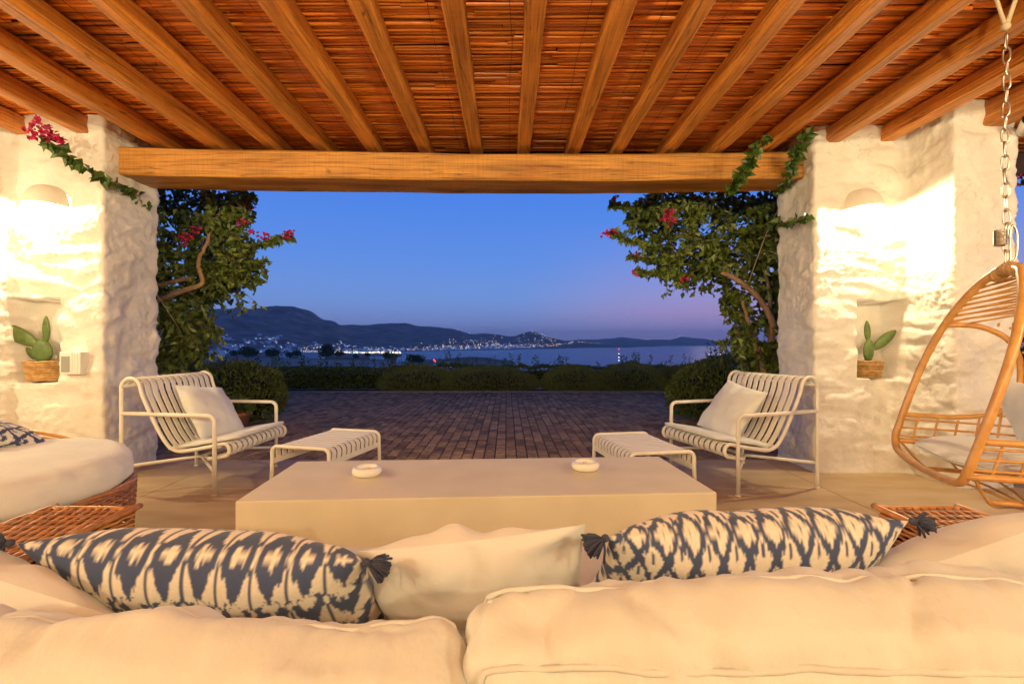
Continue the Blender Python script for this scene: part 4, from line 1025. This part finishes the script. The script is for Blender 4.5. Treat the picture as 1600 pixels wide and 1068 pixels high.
spR = [[P(1040, 345, 4.8), P(1000, 328, 4.75), P(972, 322, 4.7), P(953, 318, 4.7)], [P(1030, 390, 4.8), P(1000, 380, 4.75), P(975, 372, 4.7), P(955, 362, 4.7)], [P(1040, 405, 4.8), P(1010, 402, 4.75), P(985, 398, 4.75)], [P(1060, 430, 4.8), P(1020, 425, 4.75), P(995, 424, 4.75)]]
flR = [(P(956, 363, 4.7), .055, 14), (P(945, 367, 4.7), .03, 5), (P(1044, 340, 4.45), .075, 26), (P(990, 402, 4.75), .05, 12), (P(993, 425, 4.75), .03, 7), (P(962, 307, 4.7), .03, 6), (P(1070, 437, 4.7), .03, 5)]
bougainvillea('bougainvillea tree with twin leaning trunks behind the stepped pillar', trR, clR, spR, flR, 4.8, 8)

def vine(label, path, seed, L=.05, dens=3, bloom=None, name='bougainvillea_spray'):
    r = random.Random(seed); path = smooth_path(path, 8); loc = path[0].copy(); root = empty(name, loc); tag(root, label, 'vine')
    q = MB(); q.tube([p_ - loc for p_ in path], [.0055 * (1 - .5 * i / len(path)) for i in range(len(path))], 6); q.build('stem', m_bark, root)
    lp_ = []; ld_ = []
    for i in range(len(path) - 1):
        for _ in range(dens): p_ = path[i].lerp(path[i + 1], r.random()) - loc; lp_.append(tuple(p_)); ld_.append((r.gauss(0, .7), r.gauss(-.3, .6), r.gauss(-.25, .6)))
    leaf_obj('leaves', lp_, ld_, L, L * .8, m_leafvine, root, seed=seed)
    if bloom:
        fp = []; fd = []
        for (c, s, n) in bloom: flower(Vector(c) - loc, s, n, fp, fd, r)
        leaf_obj('flowers', fp, fd, .036, .032, m_petal, root, seed=seed + 3)
vine('leafy spray tipped with a pink flower cluster, arching across the lamp pillar', [P(246, 360, 4.3), P(226, 318, 4.0), P(196, 292, 3.72), P(165, 280, 3.5), P(128, 258, 3.38), P(100, 237, 3.32), P(75, 218, 3.28)], 3, .085, 2, [(P(62, 203, 3.27), .06, 26), (P(80, 214, 3.27), .05, 16), (P(45, 204, 3.27), .035, 8), (P(95, 219, 3.27), .025, 6)])
vine('leafy shoot climbing over the beam end onto the stepped pillar', [P(1215, 300, 4.3), P(1226, 282, 4.0), P(1238, 256, 3.72), P(1248, 232, 3.64), P(1262, 207, 3.62)], 4, .085, 3, name='climbing_shoot')
vine('leafy shoot hanging in front of the wooden beam near the stepped pillar', [P(1140, 300, 3.55), P(1150, 282, 3.5), P(1168, 262, 3.46), P(1178, 240, 3.44), P(1196, 212, 3.42)], 6, .08, 3, name='climbing_shoot')
vine('pale leafy shoot lying against the stepped pillar edge below the beam', [P(1205, 350, 4.3), P(1235, 346, 3.95), P(1262, 340, 3.62)], 9, .08, 3, name='climbing_shoot')
q = MB(); q.tube([P(1229, 300, 4.35), P(1196, 368, 4.45), P(1170, 440, 4.62)], .0035, 5); tag(q.build('tie_rope', m_rope), 'thin rope staying the bougainvillea trunk to the beam', 'rope')
q = MB(); q.tube([P(236, 446, 4.2), P(265, 490, 4.45), P(284, 520, 4.6)], .003, 5); tag(q.build('tie_rope', m_rope), 'thin wire staying the bougainvillea to the flower-spray pillar', 'rope')

def shrub(name, label, c, rx_, ry_, rz_, n, L, Wd, mat_, seed, up=0.4, cat='shrub', group=None, lump=.12, core=True):
    r = np.random.default_rng(seed); root = empty(name, (c[0], c[1], 0)); tag(root, label, cat, group)
    d = r.normal(size=(n, 3)); d[:, 2] = np.where(r.random(n) < .42, r.uniform(-.75, .25, n) * np.hypot(d[:, 0], d[:, 1]), np.abs(d[:, 2])); d /= np.linalg.norm(d, axis=1, keepdims=True)
    rad = 1 - .16 * r.random(n) ** 1.6
    lum = np.array([noise.noise(Vector((a_[0] * 2.6 + seed, a_[1] * 2.6, a_[2] * 2.6))) for a_ in d]); rad = rad * (1 + lump * lum)
    p_ = d * rad[:, None] * np.array((rx_, ry_, rz_)); p_[:, 2] = np.maximum(p_[:, 2] + c[2], .015)
    dr = d + r.normal(size=(n, 3)) * .6; dr[:, 2] += up
    leaf_obj('foliage', p_, dr, L, Wd, mat_, root, seed=seed, droop=.1)
    if core:
        q = MB(); q.ball((0, 0, c[2]), rx_ * .80, ry_ * .80, rz_ * .80, 18, 10); V2 = [(v[0], v[1], max(v[2], 0)) for v in q.v]; obj('dark_core', V2, q.f, MATS['shrub_core'], root, True)  # solid near-black body inside the leaves
    return root
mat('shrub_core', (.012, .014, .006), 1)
shrub('round_shrub', 'rounded leafy shrub behind the lounge chair by the flower-spray pillar', (P(362, 640, 6.2).x, 6.3, .32), .60, .62, .43, 6500, .062, .026, m_shrub, 11)
shrub('round_shrub', 'rounded fine-leaved shrub behind the lounge chair by the stepped pillar', (P(1128, 620, 6.4).x, 6.3, .33), .76, .62, .46, 9000, .058, .022, m_shrub, 12)
pp = empty('potted_plant', (P(368, 660, 5.4).x, 5.4, 0)); tag(pp, 'small bushy plant in a terracotta pot behind the lounge chair', 'potted plant')
q = MB(); q.lathe([(0, 0), (.11, 0), (.15, .20), (.165, .20), (.165, .235), (.14, .235), (.13, .2), (0, .2)], 24); q.build('pot', m_terra, pp)
rr_ = np.random.default_rng(3); d = rr_.normal(size=(1500, 3)); d[:, 2] = np.abs(d[:, 2]); d /= np.linalg.norm(d, axis=1, keepdims=True); leaf_obj('foliage', d * np.array((.17, .17, .19)) * (1 - .4 * rr_.random(1500)[:, None]) + np.array((0, 0, .23)), d + rr_.normal(size=(1500, 3)) * .5, .045, .014, m_shrub, pp, seed=2)
mounds = [(655, 10.75, .92, .45, 'clipped mound of fine foliage beside the dark leafy hedge'), (762, 10.75, 1.15, .43, 'widest clipped mound of fine foliage at the paving edge'), (893, 10.75, .68, .45, 'low clipped mound of fine foliage between two larger mounds'), (985, 10.75, .80, .49, 'clipped mound of fine foliage next to the rounded shrub'), (1070, 10.95, .75, .45, 'clipped mound of fine foliage hidden partly by the rounded shrub')]
for k, (px, Y, rx_, h_, lab) in enumerate(mounds): shrub('clipped_mound', lab, ((px - CX) / F * Y, Y, .05), rx_, .68, h_, 11000, .075, .013, m_mound, 30 + k, up=.9, group='clipped mounds along the paving edge', lump=.05)
def hedge(label, x0, x1, Y, h, n, seed, dp=.6, L=.075, Wd=.035, ragged=.25, name='hedge'):
    r = np.random.default_rng(seed); cxh = (x0 + x1) / 2; root = empty(name, (cxh, Y, 0)); tag(root, label, 'hedge')
    x = r.uniform(x0, x1, n); v = r.random(n); top = np.array([h * (1 + ragged * noise.noise(Vector((a_ * 1.1, seed, 0))) + ragged * .6 * noise.noise(Vector((a_ * 4, seed, 2)))) for a_ in x])
    front = r.random(n) < .55; z = np.where(front, v * top, top * (1 - .12 * r.random(n))); y = np.where(front, Y - dp / 2 + .2 * r.random(n), Y - dp / 2 + dp * r.random(n))
    spike = r.random(n) < .012; 
    pts = np.stack([x - cxh, y - Y, z], 1); dr = np.stack([r.normal(0, .7, n), np.where(front, -.7, 0) + r.normal(0, .5, n), np.where(front, .3, 1.0) + r.normal(0, .4, n)], 1)
    ex = []; ed = []
    for i in np.where(spike & ~front)[0]:
        hh = r.uniform(.08, .38)
        for k in range(int(hh / .016)): ex.append((pts[i, 0] + r.normal(0, .02), pts[i, 1] + r.normal(0, .02), pts[i, 2] + .016 * k)); ed.append((r.normal(0, .7), r.normal(0, .7), .6))
    if ex: pts = np.concatenate([pts, np.array(ex)]); dr = np.concatenate([dr, np.array(ed)])
    leaf_obj('foliage', pts, dr, L, Wd, m_hedge, root, seed=seed, droop=.1)
    q = MB(); q.box(x0 - cxh + .1, x1 - cxh - .1, -dp / 2 + .12, dp / 2 - .05, 0, h * .72); q.build('dark_core', MATS['shrub_core'], root, False)  # solid near-black box behind the hedge leaves
hedge('dark ragged leafy hedge between the flower-spray pillar and the clipped mounds', -7.2, -2.1, 10.9, .42, 15000, 51)
hedge('dark hedge with tall shoots behind the clipped mounds', -2.2, 5.6, 12.0, .44, 12000, 52, ragged=.30)
hedge('dark hedge behind the bougainvillea with twin trunks', 3.6, 7.5, 8.6, .75, 7000, 53)
hedge('dark planting outside the open side beside the stepped pillar', 4.2, 8.5, 5.2, 1.25, 7000, 54, dp=1.0, L=.10, Wd=.05)
hedge('dark planting behind the flower-spray pillar at the paving side', -7.5, -4.0, 6.6, .7, 5000, 55, dp=.8)
vine('spray of red flowers outside the stepped pillar by the security camera', [P(1660, 300, 4.2), P(1625, 290, 4.15), P(1596, 281, 4.1)], 19, .06, 5, [(P(1597, 281, 4.1), .05, 14)], name='bougainvillea_spray')
sl = empty('garden_spike_lamp', (P(318, 600, 5.75).x, 5.75, .12)); tag(sl, 'small lit garden spike lamp hidden among leaves beside the rounded shrub', 'garden lamp')
q = MB(); q.tube([(0, 0, -.12), (0, 0, .02)], .012, 8); q.build('spike', m_wickdark, sl); q = MB(); q.lathe([(0, .02), (.035, .02), (.045, .10), (.04, .10), (.03, .03), (0, .03)], 16); q.build('lamp_head', m_wickdark, sl)
ld = bpy.data.lights.new('spike_light', 'SPOT'); ld.energy = 14; ld.color = (1, .8, .35); ld.spot_size = R(48); ld.shadow_soft_size = .03; lo = bpy.data.objects.new('spike_light', ld); col.objects.link(lo); lo.parent = sl; lo.location = (0, 0, .085); lo.rotation_euler = (P(342, 588, 6.15) - Vector(sl.location)).to_track_quat('-Z', 'Y').to_euler()

# ---------------------------------------------------------------- the far town
m_house = mat('white_house', (.84, .84, .85), .8, rand=.12)
m_win = mat('dark_window', (.02, .02, .03), .4)
m_blue = mat('blue_roof_paint', (.05, .13, .50), .7)
e_warm = emis('lamp_amber', (1, .62, .26), 2.6); e_white = emis('lamp_white', (.85, .95, 1.0), 2.4); e_green = emis('lamp_green', (.4, 1, .75), 1.6); e_red = emis('lamp_red', (1, .08, .04), 3)
def place(px, D): return Vector(((px - CX) / F * D, D, terrain_z(px, D)))
protos = []
for k in range(5):
    w, d, h = [(13, 9, 6), (18, 10, 4.5), (10, 9, 7), (22, 11, 6.5), (14, 12, 5)][k]; q = MB(); q.box(-w / 2, w / 2, -d / 2, d / 2, -4, h); q.box(-w / 2 + 1, w * .1, -d / 2 + 1.2, d / 2 - .6, h, h + 2.8); q.box(-w / 2, w / 2, -d / 2, -d / 2 + .4, h, h + .7)
    me = obj('house', q.v, q.f, m_house); protos.append(me.data); bpy.data.objects.remove(me)
hr = random.Random(77)
clusters = [(348, 3650, 14, 160, 18), (362, 3000, 20, 150, 26), (392, 3500, 12, 120, 10), (412, 3850, 16, 150, 16), (430, 4000, 12, 130, 12), (455, 3800, 10, 120, 10), (395, 2500, 30, 120, 22), (365, 2350, 26, 110, 20), (498, 4100, 14, 180, 14), (540, 4300, 18, 200, 12), (520, 3300, 40, 250, 16), (440, 2900, 30, 200, 14), (470, 2750, 30, 200, 12), (580, 3300, 35, 300, 34), (630, 3600, 40, 300, 34), (690, 4100, 36, 250, 26), (760, 4700, 40, 250, 26), (800, 5000, 34, 250, 16)]
ww = lambda px: 'hill slope' if px < 560 else 'bay shore'
cnt = 0
HG = {0: ('small white flat-roofed house on the far hillside', 'houses on the far hillside'), 1: ('small white flat-roofed house in the town around the bay', 'houses of the town around the bay')}
spots = []
for (px, D, sx, sD, n) in clusters:
    for _ in range(n):
        q_px = hr.gauss(px, sx * .55); q_D = hr.gauss(D, sD); zt = terrain_z(q_px, q_D)
        if zt < SEA + 1 or cnt >= 296: continue
        o = bpy.data.objects.new('house', protos[hr.randrange(5)]); col.objects.link(o); o.location = ((q_px - CX) / F * q_D, q_D, zt + .5); o.rotation_euler = (0, 0, hr.uniform(-.5, .5)); s = hr.uniform(.85, 1.45) * (1 + (q_D - 2500) / 9000); o.scale = (s, s, s)
        k = 0 if q_px < 560 and q_D > 2650 else 1; tag(o, HG[k][0], 'house', HG[k][1]); cnt += 1; spots.append((q_px, q_D))
tm = MB(); lw_ = MB(); lc_ = MB(); lg_ = MB()
def tbox(mb, p_, w, d, h): mb.box(p_[0] - w / 2, p_[0] + w / 2, p_[1] - d / 2, p_[1] + d / 2, p_[2] - 2, p_[2] + h)
for _ in range(1150):   # waterfront town
    px = hr.choice([hr.gauss(585, 50), hr.gauss(620, 40), hr.uniform(470, 840), hr.gauss(780, 40)]); sh = np.interp(px, [340, 560, 620, 640, 680, 740, 800, 860, 915], [2300, 2250, 2300, 2450, 3200, 4000, 4450, 5400, 8000]); D = sh * (1 + abs(hr.gauss(0, .16))) + 30
    z_ = terrain_z(px, D)
    if z_ < SEA + 1 or z_ > SEA + 150: continue
    tbox(tm, ((px - CX) / F * D, D, z_), hr.uniform(8, 18) * D / 2800, 12, hr.uniform(4, 8) * D / 2800)
tag(tm.build('town_houses', m_house, None, False), 'mass of tiny white houses crowded round the far bay', 'town', kind='stuff')
def light_at(px, D, mb, s, dz=7):
    z_ = terrain_z(px, D)
    if z_ < SEA + .3: return
    s *= D / 2600; mb.ball(((px - CX) / F * D, D, z_ + dz * D / 2600), s, n=6, m=4)
for _ in range(300):
    px = hr.choice([hr.gauss(610, 26), hr.gauss(595, 34), hr.uniform(480, 680)]); sh = np.interp(px, [340, 560, 620, 640, 680], [2300, 2250, 2300, 2450, 3200]); D = sh * (1 + abs(hr.gauss(0, .05))); light_at(px, D, hr.choice([lw_, lw_, lc_, lc_, lg_]), hr.uniform(1.3, 2.8))
for _ in range(560):
    px = hr.uniform(470, 870); sh = np.interp(px, [340, 560, 620, 640, 680, 740, 800, 860, 915], [2300, 2250, 2300, 2450, 3200, 4000, 4450, 5400, 8000]); D = sh * (1 + abs(hr.gauss(0, .30))) + 30; light_at(px, D, hr.choice([lw_, lw_, lc_]), hr.uniform(.7, 1.7))
for _ in range(70):
    px = hr.uniform(640, 700); sh = np.interp(px, [620, 640, 680, 740], [2300, 2450, 3200, 4000]); light_at(px, sh * 1.015, hr.choice([lw_, lw_, lc_]), hr.uniform(1.2, 2.3))
for (px, D) in spots:
    if hr.random() < .5: light_at(px + hr.uniform(-1, 1), D - 12, hr.choice([lw_, lc_, lc_]), hr.uniform(.8, 1.7), 4)
for _ in range(90):
    px = hr.choice([hr.uniform(860, 940), hr.gauss(885, 14), hr.uniform(1000, 1120)]); D = np.interp(px, [860, 915, 930, 1000, 1120], [5700, 7600, 8000, 15000, 15300]) * hr.uniform(1, 1.05); light_at(px, D, hr.choice([lw_, lw_, lc_]), hr.uniform(.6, 1.3))
for (px, D) in ((734, 7900), (715, 7900), (832, 7700), (858, 7300)): light_at(px, D, lw_, 1.7, 4)
for px in (1108, 1120, 1126, 1150, 1158): lw_.ball(((px - CX) / F * 1930, 1930, SEA + 9), 1.5, n=6, m=4)
for (mb, nm, mt, lab) in ((lw_, 'amber_town_lights', e_warm, 'scatter of amber lights in the far town'), (lc_, 'white_town_lights', e_white, 'scatter of white lights in the far town'), (lg_, 'green_town_lights', e_green, 'scatter of greenish lights along the town waterfront')):
    tag(mb.build(nm, mt), lab, 'lights', kind='stuff')
# nearer houses on the plain
def farm(px, py, wpx, hpx, D, label, doors=1, roofc=None, wing=0, tower=False):
    w = wpx * D / F; h = hpx * D / F; z0 = 1 - (py - HY) * D / F; e = empty('white_house', ((px - CX) / F * D, D, z0)); tag(e, label, 'house')
    q = MB(); q.box(-w / 2, w / 2, -w * .2, w * .2, -8, h); q.build('wall', m_house, e, False)
    q = MB(); q.box(-w / 2 - .1, w / 2 + .1, -w * .2 - .1, w * .2 + .1, h, h + .35); q.build('roof', roofc or m_house, e, False)
    if wing: q = MB(); q.box(w * .1, w * .62, -w * .32, -w * .2 - .02, -8, h * .55); q.build('wing', m_house, e, False)
    if tower: q = MB(); q.box(w * .05, w * .42, -w * .24, w * .1, -6, h * 1.45); q.build('tower', m_house, e, False)
    for k in range(doors):
        xx = -w * .35 + k * w * .8 / max(doors, 1) + w * .1; q = MB(); q.box(xx - w * .022, xx + w * .022, -w * .2 - .3, -w * .2 - .02, h * .1, h * .5); q.build('window', m_win, e, False)
farm(338, 555.5, 22, 9, 620, 'long low house with bright blue roof on the plain', 1, m_blue, 1)
farm(487, 559.5, 36, 9.5, 560, 'long plain white farmhouse with one dark window beside dark trees', 1)
farm(440, 560, 20, 6.5, 600, 'small low white house between dark trees on the plain', 2)
farm(628, 566, 15, 8, 420, 'white cubic house standing at the edge of the bay', 3, tower=True)
farm(589, 562, 20, 5, 620, 'low white house on the plain in front of the lit waterfront', 2)
farm(692, 580, 26, 10, 300, 'pale blue-lit white house with red lamp just beyond the clipped mounds', 2, tower=True)
farm(574, 574, 9, 5, 320, 'tiny stone hut in the dry field', 1)
for (px, py, D, m_) in ((678, 562, 300, e_red), (680, 564, 305, e_red), (712, 571, 300, e_warm), (659, 559, 420, e_warm), (1053, 0, 0, None)):
    if m_:
        q = MB(); p_ = P(px, py, D); q.ball((0, 0, 0), .45 * D / 300, n=8, m=6); e = empty('lamp_post', (p_.x, D, terrain_z(px, D))); tag(e, {678: 'lamp post with red light above the pale house beyond the mounds', 680: 'second lamp post with red light, just behind the pale house', 712: 'lamp post with amber light beside the pale house beyond the mounds', 659: 'lamp post with amber light at the bay edge near the cubic house'}[px], 'lamp post', 'lamp posts near the pale house'); o = q.build('lamp_head', m_, e); o.location = (0, 0, p_.z - e.location.z)
        q = MB(); q.tube([(0, 0, -2), (0, 0, p_.z - e.location.z)], .12, 6); q.build('post', m_steel, e)
mast = empty('radio_mast', (P(967, 580, 700).x, 700, SEA)); tag(mast, 'red and white radio mast lit by small lamps in front of the sea', 'mast'); zt = P(967, 545, 700).z - SEA
for k in range(6): q = MB(); q.tube([(0, 0, zt * k / 6), (0, 0, zt * (k + 1) / 6)], .35, 6); q.build('mast_section', m_house if k % 2 else mat('mast_red%d' % k, (.5, .04, .03), .6), mast)
for (f_, m_) in ((1.0, e_red), (.72, e_white), (.84, e_warm), (.62, e_white)): q = MB(); q.ball((0, 0, zt * f_), .8, n=6, m=4); q.build('mast_lamp', m_, mast)
def fartree(px, py, rpx, D, seed, label, name='far_tree'):
    r = np.random.default_rng(seed); p_ = P(px, py, D); rad = rpx * D / F; e = empty(name, (p_.x, D, p_.z)); tag(e, label, 'tree', 'dark trees on the plain')
    d = r.normal(size=(420, 3)); d /= np.linalg.norm(d, axis=1, keepdims=True); d *= (r.random(420) ** .4)[:, None]; leaf_obj('crown', d * np.array((rad * 1.25, rad, rad * .8)) + np.array((0, 0, rad * .8)), r.normal(size=(420, 3)), rad * .35, rad * .25, m_hedge, e, seed=seed)
    q = MB(); q.tube([(0, 0, -rad * 1.2), (0, 0, rad * .8)], rad * .08, 6); q.build('trunk', m_bark, e)
for k, (px, py, rp_) in enumerate([(366, 556, 6), (385, 557, 10), (395, 556, 8), (424, 557, 8), (430, 556, 6), (464, 556, 6), (452, 558, 5), (508, 557, 9), (515, 556, 8), (511, 548, 7), (531, 557, 6), (606, 560, 7), (574, 557, 4), (644, 566, 8), (655, 567, 8), (618, 559, 4), (706, 576, 5), (556, 559, 4)]): fartree(px, py, rp_, 540 - (px > 600) * 160 - (px > 690) * 40, 200 + k, 'dark rounded tree among the white houses on the plain')

# ---------------------------------------------------------------- haze
hz = MB(); hz.box(-45000, 45000, -3000, 25000, -75, 620)
m_haze = bpy.data.materials.new('haze_air'); m_haze.use_nodes = True; t = m_haze.node_tree; t.nodes.clear()
pvn = N(t, 'ShaderNodeVolumePrincipled'); pvn.inputs['Color'].default_value = (.92, .95, 1, 1); pvn.inputs['Density'].default_value = 5.5e-5; pvn.inputs['Anisotropy'].default_value = .2
ov = N(t, 'ShaderNodeOutputMaterial'); t.links.new(pvn.outputs[0], ov.inputs['Volume'])
tag(hz.build('haze', m_haze, None, False), kind='stuff')
